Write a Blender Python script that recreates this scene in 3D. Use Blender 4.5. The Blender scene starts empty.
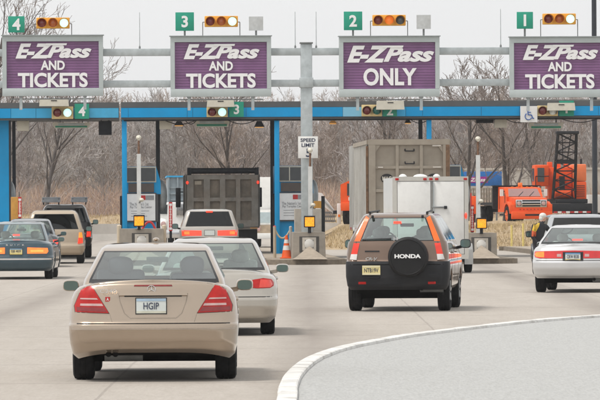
import bpy, bmesh, math, random
from mathutils import Vector, Matrix
from mathutils.bvhtree import BVHTree
random.seed(7)
C = bpy.context.scene
COL = C.collection
PI = math.pi
R = math.radians

# ------------------------------------------------------------------ camera
F, H, HY, ROLL = 5000.0, 1.85, 204.0, 0.005      # focal length in photo pixels, eye height, horizon row
cam_d = bpy.data.cameras.new('camera'); cam = bpy.data.objects.new('camera', cam_d); COL.objects.link(cam)
cam_d.sensor_width = 36; cam_d.lens = F * 36 / 600.0
cam_d.clip_start = 1.0; cam_d.clip_end = 6000
cam_d.shift_y = (HY - 200) / 600.0
cr, sr = math.cos(ROLL), math.sin(ROLL)
cam.matrix_world = Matrix(((cr, sr, 0, 0), (0, 0, -1, 0), (-sr, cr, 0, H), (0, 0, 0, 1)))
C.camera = cam

# ------------------------------------------------------------------ sky, sun, exposure
SUN_EL, SUN_AZ = R(60), R(242)        # azimuth clockwise from +Y: high behind the camera, a little left
w = bpy.data.worlds.new('World'); C.world = w; w.use_nodes = True
nt = w.node_tree; nt.nodes.clear()
sky = nt.nodes.new('ShaderNodeTexSky'); sky.sky_type = 'NISHITA'; sky.sun_disc = False
sky.sun_elevation = SUN_EL; sky.sun_rotation = SUN_AZ; sky.dust_density = 4.0; sky.air_density = 1.0
hs = nt.nodes.new('ShaderNodeHueSaturation'); hs.inputs['Saturation'].default_value = 0.06
mixn = nt.nodes.new('ShaderNodeMix'); mixn.data_type = 'RGBA'; mixn.inputs[0].default_value = 0.72
tc = nt.nodes.new('ShaderNodeTexCoord'); nz = nt.nodes.new('ShaderNodeTexNoise'); nz.inputs['Scale'].default_value = 2.2; nz.inputs['Detail'].default_value = 5
cr_ = nt.nodes.new('ShaderNodeValToRGB')
cr_.color_ramp.elements[0].position = 0.3; cr_.color_ramp.elements[0].color = (9.3, 9.35, 9.4, 1)
cr_.color_ramp.elements[1].position = 0.75; cr_.color_ramp.elements[1].color = (10.3, 10.3, 10.3, 1)
bg = nt.nodes.new('ShaderNodeBackground'); bg.inputs['Strength'].default_value = 0.078
out = nt.nodes.new('ShaderNodeOutputWorld')
L = nt.links.new
L(tc.outputs['Generated'], nz.inputs['Vector']); L(nz.outputs['Fac'], cr_.inputs['Fac'])
L(sky.outputs['Color'], hs.inputs['Color']); L(hs.outputs['Color'], mixn.inputs[6]); L(cr_.outputs['Color'], mixn.inputs[7])
L(mixn.outputs[2], bg.inputs['Color']); L(bg.outputs['Background'], out.inputs['Surface'])
sd = bpy.data.lights.new('sun', 'SUN'); sd.energy = 1.5; sd.angle = R(14); sd.color = (1.0, 0.96, 0.90)
sun = bpy.data.objects.new('sun', sd); COL.objects.link(sun)
sdir = Vector((math.sin(SUN_AZ) * math.cos(SUN_EL), math.cos(SUN_AZ) * math.cos(SUN_EL), math.sin(SUN_EL)))
sun.rotation_euler = sdir.to_track_quat('Z', 'Y').to_euler(); sun.location = sdir * 60
C.view_settings.view_transform = 'Standard'; C.view_settings.look = 'None'
C.view_settings.exposure = 0.62; C.view_settings.gamma = 1.0; C.view_settings.use_curve_mapping = False

# ------------------------------------------------------------------ pixel <-> place (used to read positions off the photograph)
def W(px, py, d):
    a, b = (px - 300) / F, (HY - py) / F
    return Vector(((a * cr + b * sr) * d, d, H + (-a * sr + b * cr) * d))
def gd(px, py, z=0.0):                       # distance at which the ray through a pixel meets height z
    a, b = (px - 300) / F, (HY - py) / F
    return (z - H) / (-a * sr + b * cr)
def head(vp): return -(vp - 300) / F         # heading of something whose long axis runs to column vp
PLAZA = head(125)

# ------------------------------------------------------------------ materials
MATS = {}
def M(name, base, rough=0.55, metal=0.0, var=0.12, scale=6.0, bump=0.0, coat=0.0, emis=0.0, detail=5, spec=0.5, stretch=None, dirt=0.0, dirtcol=(0.16, 0.13, 0.10)):
    if name in MATS: return MATS[name]
    m = bpy.data.materials.new(name); m.use_nodes = True; t = m.node_tree; p = t.nodes['Principled BSDF']; l = t.links.new
    p.inputs['Roughness'].default_value = rough; p.inputs['Metallic'].default_value = metal
    p.inputs['Coat Weight'].default_value = coat; p.inputs['Coat Roughness'].default_value = 0.05
    p.inputs['Specular IOR Level'].default_value = spec
    c = t.nodes.new('ShaderNodeTexCoord'); mp = t.nodes.new('ShaderNodeMapping'); n = t.nodes.new('ShaderNodeTexNoise')
    if stretch: mp.inputs['Scale'].default_value = stretch
    n.inputs['Scale'].default_value = scale; n.inputs['Detail'].default_value = detail; n.inputs['Roughness'].default_value = 0.6
    l(c.outputs['Object'], mp.inputs['Vector']); l(mp.outputs['Vector'], n.inputs['Vector'])
    rp = t.nodes.new('ShaderNodeValToRGB'); rp.color_ramp.elements[0].position = 0.3; rp.color_ramp.elements[1].position = 0.7
    rp.color_ramp.elements[0].color = tuple(max(0, x * (1 - var)) for x in base) + (1,)
    rp.color_ramp.elements[1].color = tuple(min(1, x * (1 + var)) for x in base) + (1,)
    l(n.outputs['Fac'], rp.inputs['Fac']); colour = rp.outputs['Color']
    if dirt > 0:
        n2 = t.nodes.new('ShaderNodeTexNoise'); n2.inputs['Scale'].default_value = scale * 0.45; n2.inputs['Detail'].default_value = 8; n2.inputs['Roughness'].default_value = 0.7
        l(mp.outputs['Vector'], n2.inputs['Vector'])
        r2 = t.nodes.new('ShaderNodeMapRange'); r2.inputs[1].default_value = 0.48; r2.inputs[2].default_value = 0.75; r2.inputs[4].default_value = dirt
        l(n2.outputs['Fac'], r2.inputs[0]); mx = t.nodes.new('ShaderNodeMix'); mx.data_type = 'RGBA'
        mx.inputs[7].default_value = dirtcol + (1,); l(r2.outputs[0], mx.inputs[0]); l(colour, mx.inputs[6]); colour = mx.outputs[2]
    l(colour, p.inputs['Base Color'])
    if emis > 0:
        l(colour, p.inputs['Emission Color']); p.inputs['Emission Strength'].default_value = emis
    if bump > 0:
        b = t.nodes.new('ShaderNodeBump'); b.inputs['Strength'].default_value = bump; b.inputs['Distance'].default_value = 0.02
        l(n.outputs['Fac'], b.inputs['Height']); l(b.outputs['Normal'], p.inputs['Normal'])
    MATS[name] = m; return m
def glass_mat(name, tint, refl=1.5, rough=0.03):
    if name in MATS: return MATS[name]
    m = bpy.data.materials.new(name); m.use_nodes = True; t = m.node_tree; t.nodes.clear(); l = t.links.new
    o = t.nodes.new('ShaderNodeOutputMaterial'); mx = t.nodes.new('ShaderNodeMixShader'); tr = t.nodes.new('ShaderNodeBsdfTransparent')
    g = t.nodes.new('ShaderNodeBsdfGlossy'); lw = t.nodes.new('ShaderNodeLayerWeight'); lw.inputs['Blend'].default_value = 0.5; pw = t.nodes.new('ShaderNodeMath'); pw.operation = 'POWER'; pw.inputs[1].default_value = 3.5; fr = t.nodes.new('ShaderNodeMapRange'); r0 = ((refl - 1) / (refl + 1)) ** 2; fr.inputs[3].default_value = r0; fr.inputs[4].default_value = 0.95
    c = t.nodes.new('ShaderNodeTexCoord'); n = t.nodes.new('ShaderNodeTexNoise'); n.inputs['Scale'].default_value = 3; n.inputs['Detail'].default_value = 4
    mr = t.nodes.new('ShaderNodeMapRange'); mr.inputs[3].default_value = rough * 0.6; mr.inputs[4].default_value = rough * 1.5
    l(c.outputs['Object'], n.inputs['Vector']); l(n.outputs['Fac'], mr.inputs[0]); l(mr.outputs[0], g.inputs['Roughness'])
    tr.inputs['Color'].default_value = tint + (1,); g.inputs['Color'].default_value = (0.95, 0.97, 0.97, 1)
    l(lw.outputs['Facing'], pw.inputs[0]); l(pw.outputs[0], fr.inputs[0]); l(fr.outputs[0], mx.inputs['Fac']); l(tr.outputs['BSDF'], mx.inputs[1]); l(g.outputs['BSDF'], mx.inputs[2]); l(mx.outputs['Shader'], o.inputs['Surface'])
    MATS[name] = m; return m
def paint(name, c, metal=0.35, rough=0.38, var=0.05): return M(name, c, rough, metal, var, 1.6, 0, 0.9, dirt=0.10, dirtcol=(0.30, 0.26, 0.21))

RUBBER = M('tyre_rubber', (0.014, 0.014, 0.015), 0.9, var=0.3, scale=18, spec=0.2, dirt=0.2, dirtcol=(0.07, 0.065, 0.06))
ALLOY = M('wheel_metal', (0.5, 0.5, 0.5), 0.35, 0.8, 0.15)
BLACK = M('black_plastic', (0.016, 0.017, 0.019), 0.55, var=0.25, spec=0.3)
DARKTRIM = M('dark_trim', (0.012, 0.012, 0.013), 0.4, var=0.2)
UNDER = M('underbody', (0.008, 0.0075, 0.007), 0.95, var=0.4, scale=9, spec=0.1)
INTER = M('car_interior', (0.36, 0.37, 0.35), 0.8, var=0.15)
SEAT = M('seat_fabric', (0.06, 0.065, 0.07), 0.8, var=0.2)
SEATL = M('seat_fabric_light', (0.42, 0.43, 0.40), 0.8, var=0.2)
GLASS = glass_mat('car_glass', (0.84, 0.95, 0.92), 1.9)
GLASSD = glass_mat('car_glass_dark', (0.10, 0.11, 0.12), 1.5)
GLASSG = glass_mat('car_glass_green', (0.80, 0.92, 0.89), 1.7)
REDL = M('red_lens', (0.42, 0.010, 0.008), 0.2, var=0.2, scale=14, coat=0.15, spec=0.35)
REDD = M('red_lens_dark', (0.22, 0.010, 0.010), 0.12, var=0.2, scale=14, coat=0.6)
REDLIT = M('red_lens_lit', (1.0, 0.045, 0.02), 0.15, var=0.15, scale=12, coat=0.5, emis=0.75)
ORLIT = M('orange_lens_lit', (1.0, 0.16, 0.02), 0.15, var=0.15, scale=12, coat=0.5, emis=0.7)
AMBER = M('amber_lens', (0.85, 0.22, 0.02), 0.15, var=0.15, scale=12, coat=0.5)
AMBLIT = M('amber_lens_lit', (1.0, 0.27, 0.01), 0.3, var=0.45, scale=30, emis=0.75)
CLEARL = M('clear_lens', (0.55, 0.36, 0.34), 0.2, 0.2, 0.15, 14, coat=0.3)
CHROME = M('chrome', (0.72, 0.72, 0.72), 0.16, 1.0, 0.05)
MIRROR = M('mirror_glass', (0.16, 0.23, 0.22), 0.06, 1.0, 0.03)
WHITE = M('white_letters', (0.80, 0.80, 0.80), 0.5, var=0.03)
PLATEW = M('plate_white', (0.62, 0.66, 0.64), 0.45, var=0.05)
PLATEY = M('plate_yellow', (0.72, 0.62, 0.30), 0.45, var=0.08)
INK = M('plate_ink', (0.03, 0.04, 0.08), 0.5, var=0.1)
GALV = M('galvanised_steel', (0.42, 0.46, 0.47), 0.5, 0.35, 0.14, 5, 0.05, dirt=0.15)
GALVD = M('weathered_steel', (0.20, 0.21, 0.21), 0.6, 0.3, 0.2, 5)
SIGNFR = M('sign_frame_grey', (0.43, 0.48, 0.48), 0.5, 0.1, 0.06, 2, dirt=0.12)
PURPLE = M('purple_panel', (0.195, 0.082, 0.205), 0.5, var=0.16, scale=1.3, coat=0.25)
GREEN = M('green_sign', (0.008, 0.29, 0.19), 0.45, var=0.06)
YELLOW = M('signal_yellow', (0.74, 0.36, 0.03), 0.5, var=0.08, dirt=0.15)
CREAM = M('cream_box', (0.62, 0.59, 0.50), 0.55, var=0.06, dirt=0.15)
WHITEP = M('white_paint', (0.74, 0.74, 0.72), 0.5, var=0.04, dirt=0.18)
BLUE = M('blue_fascia', (0.002, 0.285, 0.60), 0.55, spec=0.3, var=0.08, scale=1.5, dirt=0.10, dirtcol=(0.10, 0.22, 0.33))
BLUE2 = M('blue_fascia_faded', (0.03, 0.33, 0.60), 0.45, var=0.06, scale=1.5)
BLUE3 = M('blue_fascia_pale', (0.20, 0.48, 0.66), 0.45, var=0.05, scale=1.5)
ROOFG = M('canopy_grey', (0.085, 0.088, 0.09), 0.7, var=0.15, scale=1.0)
DKBLUE = M('dark_post', (0.020, 0.025, 0.034), 0.5, var=0.2)
CONC = M('island_concrete', (0.34, 0.285, 0.225), 0.85, var=0.18, scale=4, bump=0.15, dirt=0.45, dirtcol=(0.15, 0.125, 0.10))
CONCB = M('block_concrete', (0.32, 0.285, 0.24), 0.85, var=0.2, scale=3, bump=0.15, dirt=0.35, dirtcol=(0.13, 0.115, 0.10))
ORANGE = M('orange_paint', (0.76, 0.088, 0.008), 0.5, var=0.12, scale=2, coat=0.1, spec=0.3, dirt=0.25, dirtcol=(0.32, 0.09, 0.03))
ORANGE2 = M('orange_paint_light', (0.80, 0.19, 0.06), 0.5, var=0.08, scale=2, dirt=0.2, dirtcol=(0.45, 0.13, 0.05))
CONE = M('cone_orange', (0.85, 0.12, 0.015), 0.5, var=0.06)
MACH = M('machine_black', (0.018, 0.020, 0.024), 0.65, var=0.3, scale=7, spec=0.25)
REDP = M('red_paint', (0.50, 0.025, 0.025), 0.5, var=0.1)
TAN = M('post_tan', (0.55, 0.46, 0.34), 0.6, var=0.1)

# ------------------------------------------------------------------ mesh builder
class MB:
    def __init__(s): s.v = []; s.f = []; s.m = []; s.mats = []; s.sm = []
    def mi(s, m):
        if m not in s.mats: s.mats.append(m)
        return s.mats.index(m)
    def add(s, vs, fs, m, smooth=False):
        o = len(s.v); s.v += [tuple(v) for v in vs]; k = s.mi(m)
        for f in fs: s.f.append(tuple(i + o for i in f)); s.m.append(k); s.sm.append(smooth)
    def box(s, x0, x1, y0, y1, z0, z1, m, top=(1, 1), bev=0.0):
        if bev > 0:
            bm = bmesh.new(); bmesh.ops.create_cube(bm, size=1)
            bmesh.ops.scale(bm, vec=(x1 - x0, y1 - y0, z1 - z0), verts=bm.verts)
            bmesh.ops.translate(bm, vec=((x0 + x1) / 2, (y0 + y1) / 2, (z0 + z1) / 2), verts=bm.verts)
            bmesh.ops.bevel(bm, geom=list(bm.edges), offset=bev, segments=2, affect='EDGES', profile=0.5)
            bm.verts.index_update()
            s.add([v.co[:] for v in bm.verts], [[v.index for v in f.verts] for f in bm.faces], m, True); bm.free(); return
        cx, cy = (x0 + x1) / 2, (y0 + y1) / 2; a, b = (x1 - x0) / 2, (y1 - y0) / 2
        vs = [(cx + i * a, cy + j * b, z0) for i, j in ((-1, -1), (1, -1), (1, 1), (-1, 1))] + \
             [(cx + i * a * top[0], cy + j * b * top[1], z1) for i, j in ((-1, -1), (1, -1), (1, 1), (-1, 1))]
        s.add(vs, [(3, 2, 1, 0), (4, 5, 6, 7), (0, 1, 5, 4), (1, 2, 6, 5), (2, 3, 7, 6), (3, 0, 4, 7)], m)
    def tube(s, p, q, r1, r2=None, n=8, m=None, cap=True, smooth=True):
        p, q = Vector(p), Vector(q); r2 = r1 if r2 is None else r2; d = (q - p)
        if d.length < 1e-6: return
        d.normalize(); u = d.orthogonal().normalized(); v = d.cross(u); vs = []
        for c, r in ((p, r1), (q, r2)):
            for k in range(n):
                a = 2 * PI * k / n; vs.append(c + (u * math.cos(a) + v * math.sin(a)) * r)
        fs = [(k, (k + 1) % n, n + (k + 1) % n, n + k) for k in range(n)]
        s.add(vs, fs, m, smooth)
        if cap: s.add(vs, [tuple(range(n - 1, -1, -1)), tuple(range(n, 2 * n))], m)
    def path(s, pts, r, n=6, m=None):
        for a, b in zip(pts[:-1], pts[1:]): s.tube(a, b, r, r, n, m)
    def beam(s, p, q, wx, wz, m):               # box-section beam between two points
        p, q = Vector(p), Vector(q); d = (q - p).normalized(); up = Vector((0, 0, 1)) if abs(d.z) < 0.95 else Vector((0, 1, 0))
        u = d.cross(up).normalized() * wx / 2; v = u.cross(d).normalized() * wz / 2
        vs = [c + a * u + b * v for c in (p, q) for a, b in ((-1, -1), (1, -1), (1, 1), (-1, 1))]
        s.add(vs, [(0, 1, 2, 3), (7, 6, 5, 4), (0, 4, 5, 1), (1, 5, 6, 2), (2, 6, 7, 3), (3, 7, 4, 0)], m)
    def prism(s, pts, y0, y1, m, axis='y', smooth=False):   # polygon (counter-clockwise seen from the near end) extruded along an axis
        n = len(pts)
        if axis == 'y': vs = [(a, y0, b) for a, b in pts] + [(a, y1, b) for a, b in pts]
        elif axis == 'x': vs = [(y0, a, b) for a, b in pts] + [(y1, a, b) for a, b in pts]
        else: vs = [(a, b, y0) for a, b in pts] + [(a, b, y1) for a, b in pts]
        s.add(vs, [tuple(range(n)), tuple(range(2 * n - 1, n - 1, -1))], m)
        s.add(vs, [(k, k + n, (k + 1) % n + n, (k + 1) % n) for k in range(n)], m, smooth)
    def lathe(s, prof, c, m, n=24, axis='z', smooth=True):  # prof: (radius, offset along axis)
        c = Vector(c); vs = []
        for r, h in prof:
            for k in range(n):
                a = 2 * PI * k / n; x, y = r * math.cos(a), r * math.sin(a)
                vs.append(c + (Vector((x, y, h)) if axis == 'z' else Vector((h, x, y)) if axis == 'x' else Vector((x, h, y))))
        fs = []
        for j in range(len(prof) - 1):
            for k in range(n): fs.append((j * n + k, j * n + (k + 1) % n, (j + 1) * n + (k + 1) % n, (j + 1) * n + k))
        s.add(vs, fs, m, smooth)
    def ball(s, c, rx, ry, rz, m, n=14, e=1.0):
        c = Vector(c); vs = []; fs = []; h = n // 2
        def pw(t): return math.copysign(abs(t) ** e, t)
        for j in range(h + 1):
            th = -PI / 2 + PI * j / h
            for k in range(n):
                ph = 2 * PI * k / n
                vs.append(c + Vector((rx * pw(math.cos(th)) * pw(math.cos(ph)), ry * pw(math.cos(th)) * pw(math.sin(ph)), rz * pw(math.sin(th)))))
        for j in range(h):
            for k in range(n): fs.append((j * n + k, j * n + (k + 1) % n, (j + 1) * n + (k + 1) % n, (j + 1) * n + k))
        s.add(vs, fs, m, True)
    def build(s, name, parent=None, fix=True, sharp=40):
        me = bpy.data.meshes.new(name); me.from_pydata(s.v, [], s.f)
        for m in s.mats: me.materials.append(m)
        me.polygons.foreach_set('material_index', s.m); me.polygons.foreach_set('use_smooth', s.sm)
        if fix:
            bm = bmesh.new(); bm.from_mesh(me); bmesh.ops.recalc_face_normals(bm, faces=bm.faces); bm.to_mesh(me); bm.free()
        if any(s.sm) and sharp: me.set_sharp_from_angle(angle=R(sharp))
        me.update(); o = bpy.data.objects.new(name, me); COL.objects.link(o)
        if parent: o.parent = parent
        return o
def lab(o, label=None, cat=None, group=None, kind=None):
    if label: o['label'] = label
    if cat: o['category'] = cat
    if group: o['group'] = group
    if kind: o['kind'] = kind
    return o
def thing(name, loc, rz, label, cat, group=None):
    o = bpy.data.objects.new(name, None); COL.objects.link(o); o.location = loc; o.rotation_euler = (0, 0, rz); o.empty_display_size = 0.2
    return lab(o, label, cat, group)
def copy_tree(o, parent=None):
    c = o.copy(); COL.objects.link(c)
    if parent: c.parent = parent
    for ch in list(o.children): copy_tree(ch, c)
    return c
def text(parent, s, cx, y, cz, w, h, m, name='lettering', shear=0.0, bold=0.0, ext=0.008, rx=0.0, flip=False, link=True):
    cu = bpy.data.curves.new('t', 'FONT'); cu.body = s; cu.size = 1; cu.shear = shear; cu.offset = bold; cu.extrude = 0.01; cu.resolution_u = 4
    ob = bpy.data.objects.new('t', cu); COL.objects.link(ob)
    me = bpy.data.meshes.new_from_object(ob.evaluated_get(bpy.context.evaluated_depsgraph_get()))
    bpy.data.objects.remove(ob); bpy.data.curves.remove(cu)
    xs = [v.co.x for v in me.vertices]; ys = [v.co.y for v in me.vertices]
    x0, x1, y0, y1 = min(xs), max(xs), min(ys), max(ys); mx_, my_ = (x0 + x1) / 2, (y0 + y1) / 2
    sy = h / (y1 - y0) if h else w / (x1 - x0); sx = w / (x1 - x0) if w else sy
    rot = Matrix.Rotation(rx, 3, 'X')
    for v in me.vertices:
        p = Vector(((v.co.x - mx_) * sx, -v.co.z / 0.01 * ext, (v.co.y - my_) * sy))
        if flip: p.x, p.y = -p.x, -p.y
        v.co = rot @ p + Vector((cx, y, cz))
    me.materials.clear(); me.materials.append(m); me.name = name
    o = bpy.data.objects.new(name, me); COL.objects.link(o); o.parent = parent
    return o
# ------------------------------------------------------------------ car builder: lofted outlines, panels split off by region
def interp(keys, n):
    outl = []
    for a, b in zip(keys[:-1], keys[1:]):
        for k in range(n): outl.append(tuple(x + (y - x) * k / n for x, y in zip(a, b)))
    outl.append(keys[-1]); return outl
def pl(pts, y):
    if y <= pts[0][0]: return pts[0][1]
    for (a, b), (c, d) in zip(pts[:-1], pts[1:]):
        if y <= c:
            t = (y - a) / (c - a); t = t * t * (3 - 2 * t); return b + (d - b) * t
    return pts[-1][1]
def half_loop(hw, yr, yf, rx, ry, frx, fry, bow, RS, SS, NC=6):
    p = []
    for f in RS: x = f * (hw - rx); p.append((x, yr + bow * (x / max(hw - rx, 1e-4)) ** 2, 'r', f))
    for k in range(1, NC): a = PI / 2 * k / NC; p.append((hw - rx + rx * math.sin(a), yr + bow + ry * (1 - math.cos(a)), 'c', k / NC))
    y0, y1 = yr + bow + ry, yf - fry
    for f in SS: p.append((hw, y0 + (y1 - y0) * f, 's', f))
    for k in range(1, NC): a = PI / 2 * k / NC; p.append((hw - frx + frx * math.cos(a) - 0.0, y1 + fry * math.sin(a) * 0.85, 'd', k / NC))
    for f in (1.0, 0.75, 0.5, 0.25, 0.0): p.append((f * (hw - frx), y1 + fry * (0.85 + 0.15 * (1 - f * f)), 'f', f))
    return p
def full_loop(h): return h + [(-x, y, t, f) for (x, y, t, f) in reversed(h[1:-1])]
class Grid:
    def __init__(s): s.v = []; s.f = {}
    def loft(s, rows, catf):
        n = len(rows[0]); o = len(s.v)
        for r in rows: s.v += [q[:3] for q in r]
        for l in range(len(rows) - 1):
            for i in range(n):
                j = (i + 1) % n; c = catf(l, i, rows[l][i], rows[l + 1][j])
                if c: s.f.setdefault(c, []).append((o + l * n + i, o + l * n + j, o + (l + 1) * n + j, o + (l + 1) * n + i))
    def bvh(s, cats=None):
        return BVHTree.FromPolygons([Vector(v) for v in s.v], [f for c, fs in s.f.items() if cats is None or c in cats for f in fs])
    def emit(s, name, cat, mat, parent, thick=0.0):
        fs = s.f.get(cat)
        if not fs: return None
        ids = sorted({i for f in fs for i in f}); mp = {i: k for k, i in enumerate(ids)}
        b = MB(); b.add([s.v[i] for i in ids], [tuple(mp[i] for i in f) for f in fs], mat, True)
        o = b.build(name, parent, fix=False, sharp=None); return o
DIRS = {'rear': (Vector((0, -1, 0)), lambda u, v: Vector((u, -3, v))), 'front': (Vector((0, 1, 0)), lambda u, v: Vector((u, 12, v))),
        'right': (Vector((1, 0, 0)), lambda u, v: Vector((3, u, v))), 'left': (Vector((-1, 0, 0)), lambda u, v: Vector((-3, u, v)))}
def patch(bvh, poly, mat, name, parent, off=0.006, depth=0.02, dirn='rear', res=0.06, ymax=0.6):
    n, org = DIRS[dirn]; bm = bmesh.new(); f = bm.faces.new([bm.verts.new((u, 0, v)) for u, v in poly])
    us = [p[0] for p in poly]; vs = [p[1] for p in poly]
    for lo, hi, ax in ((min(us), max(us), (1, 0, 0)), (min(vs), max(vs), (0, 0, 1))):
        k = int((hi - lo) / res)
        for q in range(1, k + 1):
            c = lo + (hi - lo) * q / (k + 1)
            bmesh.ops.bisect_plane(bm, geom=list(bm.verts) + list(bm.edges) + list(bm.faces), plane_co=(c * ax[0], 0, c * ax[2]), plane_no=ax)
    bm.verts.index_update(); V0 = []; V1 = []
    for v in bm.verts:
        u, z = v.co.x, v.co.z; hit = bvh.ray_cast(org(u, z), -n)[0]
        if hit is not None and dirn == 'rear' and hit.y > ymax: hit = None
        if hit is None:
            q = org(u, z); near = bvh.find_nearest(Vector((u, 0.15 if dirn == 'rear' else q.y, z)) if dirn in ('rear',) else Vector((0.7 if dirn == 'right' else -0.7, u, z)))
            hit = near[0] if near[0] else q
        V0.append(hit + n * off); V1.append(hit - n * depth)
    N = len(V0); faces = [[v.index for v in fc.verts] for fc in bm.faces]
    faces2 = [(e.verts[0].index, e.verts[1].index, e.verts[1].index + N, e.verts[0].index + N) for e in bm.edges if len(e.link_faces) == 1]
    b = MB(); b.add(V0 + V1, faces, mat, True); b.f += faces2; b.m += [0] * len(faces2); b.sm += [False] * len(faces2)
    bm.free(); return b.build(name, parent)
def stripe(p, q, wd):                      # thin quad polygon between two points
    dx, dz = q[0] - p[0], q[1] - p[1]; l = math.hypot(dx, dz); nx, nz = -dz / l * wd / 2, dx / l * wd / 2
    return [(p[0] + nx, p[1] + nz), (q[0] + nx, q[1] + nz), (q[0] - nx, q[1] - nz), (p[0] - nx, p[1] - nz)]
def poly_strip(bvh, pts, wd, mat, name, parent, off=0.0035, dirn='rear'):
    b = None; n = len(pts); P = []; Q = []
    for i in range(n):
        a = pts[max(i - 1, 0)]; c = pts[min(i + 1, n - 1)]; dx, dz = c[0] - a[0], c[1] - a[1]; l = math.hypot(dx, dz) or 1
        P.append((pts[i][0] - dz / l * wd / 2, pts[i][1] + dx / l * wd / 2)); Q.append((pts[i][0] + dz / l * wd / 2, pts[i][1] - dx / l * wd / 2))
    return patch(bvh, P + Q[::-1], mat, name, parent, off, 0.004, dirn, 0.05)
def mir(poly): return [(-x, z) for x, z in reversed(poly)]
def make_wheel(parent, x, y, r, wd, side, rimmat=None):
    b = MB(); h = wd / 2
    prof = [(r * 0.60, -h * 0.75), (r * 0.66, -h * 0.95), (r * 0.86, -h), (r * 0.97, -h * 0.86), (r * 0.995, -h * 0.6), (r, -h * 0.3), (r * 0.985, -h * 0.27), (r * 0.985, -h * 0.2), (r, -h * 0.17),
            (r, h * 0.17), (r * 0.985, h * 0.2), (r * 0.985, h * 0.27), (r, h * 0.3), (r * 0.995, h * 0.6), (r * 0.97, h * 0.86), (r * 0.86, h), (r * 0.66, h * 0.95), (r * 0.60, h * 0.75)]
    b.lathe(prof, (x, y, r), RUBBER, 32, 'x'); wo = b.build('wheel', parent)
    c = MB(); k = side * h
    c.lathe([(r * 0.61, -k * 0.7), (r * 0.61, k * 0.78), (r * 0.56, k * 0.72), (r * 0.5, k * 0.35), (r * 0.2, k * 0.6), (0.001, k * 0.66)], (x, y, r), rimmat or ALLOY, 20, 'x')
    for q in range(5):
        a = 2 * PI * q / 5 + 0.3; c.beam((x + k * 0.66, y + 0.12 * r * math.cos(a), r + 0.12 * r * math.sin(a)), (x + k * 0.72, y + 0.56 * r * math.cos(a), r + 0.56 * r * math.sin(a)), 0.06 * r / 0.3, 0.03, rimmat or ALLOY)
    c.build('rim', wo); return wo
def make_mirror(parent, x, y, z, wd, ht, mat, side):
    b = MB(); b.ball((x, y + 0.06, z), wd / 2, 0.10, ht / 2, mat, 18, 0.6)
    b.beam((x - side * wd * 0.4, y + 0.07, z - ht * 0.35), (x - side * (wd * 0.5 + 0.09), y + 0.10, z - ht * 0.5), 0.05, 0.05, mat)
    o = b.build('wing_mirror', parent); g = MB()
    pts = [(x + wd * 0.43 * math.copysign(abs(math.cos(a)) ** 0.6, math.cos(a)), z + ht * 0.40 * math.copysign(abs(math.sin(a)) ** 0.6, math.sin(a))) for a in [2 * PI * k / 20 for k in range(20)]]
    g.prism(pts, y - 0.045, y - 0.02, MIRROR); g.build('mirror_glass', o); return o
def make_plate(bvh, parent, cx, cz, mat, chars=None, ww=0.305, hh=0.152, inset=0.0, band=None, cw=.78):
    hit = bvh.ray_cast(Vector((cx, -3, cz)), Vector((0, 1, 0)))[0]; y = (hit.y if hit else 0.1) - 0.012 + inset
    b = MB(); b.box(cx - ww / 2, cx + ww / 2, y - 0.006, y + 0.012, cz - hh / 2, cz + hh / 2, mat)
    o = b.build('licence_plate', parent); fr = MB(); t = 0.010
    fr.box(cx - ww / 2 - t, cx + ww / 2 + t, y - 0.002, y + 0.014, cz + hh / 2, cz + hh / 2 + t, BLACK); fr.box(cx - ww / 2 - t, cx + ww / 2 + t, y - 0.002, y + 0.014, cz - hh / 2 - t, cz - hh / 2, BLACK)
    fr.box(cx - ww / 2 - t, cx - ww / 2, y - 0.002, y + 0.014, cz - hh / 2, cz + hh / 2, BLACK); fr.box(cx + ww / 2, cx + ww / 2 + t, y - 0.002, y + 0.014, cz - hh / 2, cz + hh / 2, BLACK)
    fr.build('plate_frame', o)
    if band:
        q = MB(); q.box(cx - ww / 2 + 0.002, cx + ww / 2 - 0.002, y - 0.009, y - 0.0062, cz + hh * 0.32, cz + hh * 0.5 - 0.002, band[0]); q.box(cx - ww / 2 + 0.002, cx + ww / 2 - 0.002, y - 0.009, y - 0.0062, cz - hh * 0.5 + 0.002, cz - hh * 0.34, band[1]); q.build('plate_band', o)
    if chars: text(o, chars, cx, y - 0.009, cz, ww * cw, hh * 0.46, INK, 'plate_characters', bold=0.006, ext=0.002)
    return o
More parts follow.
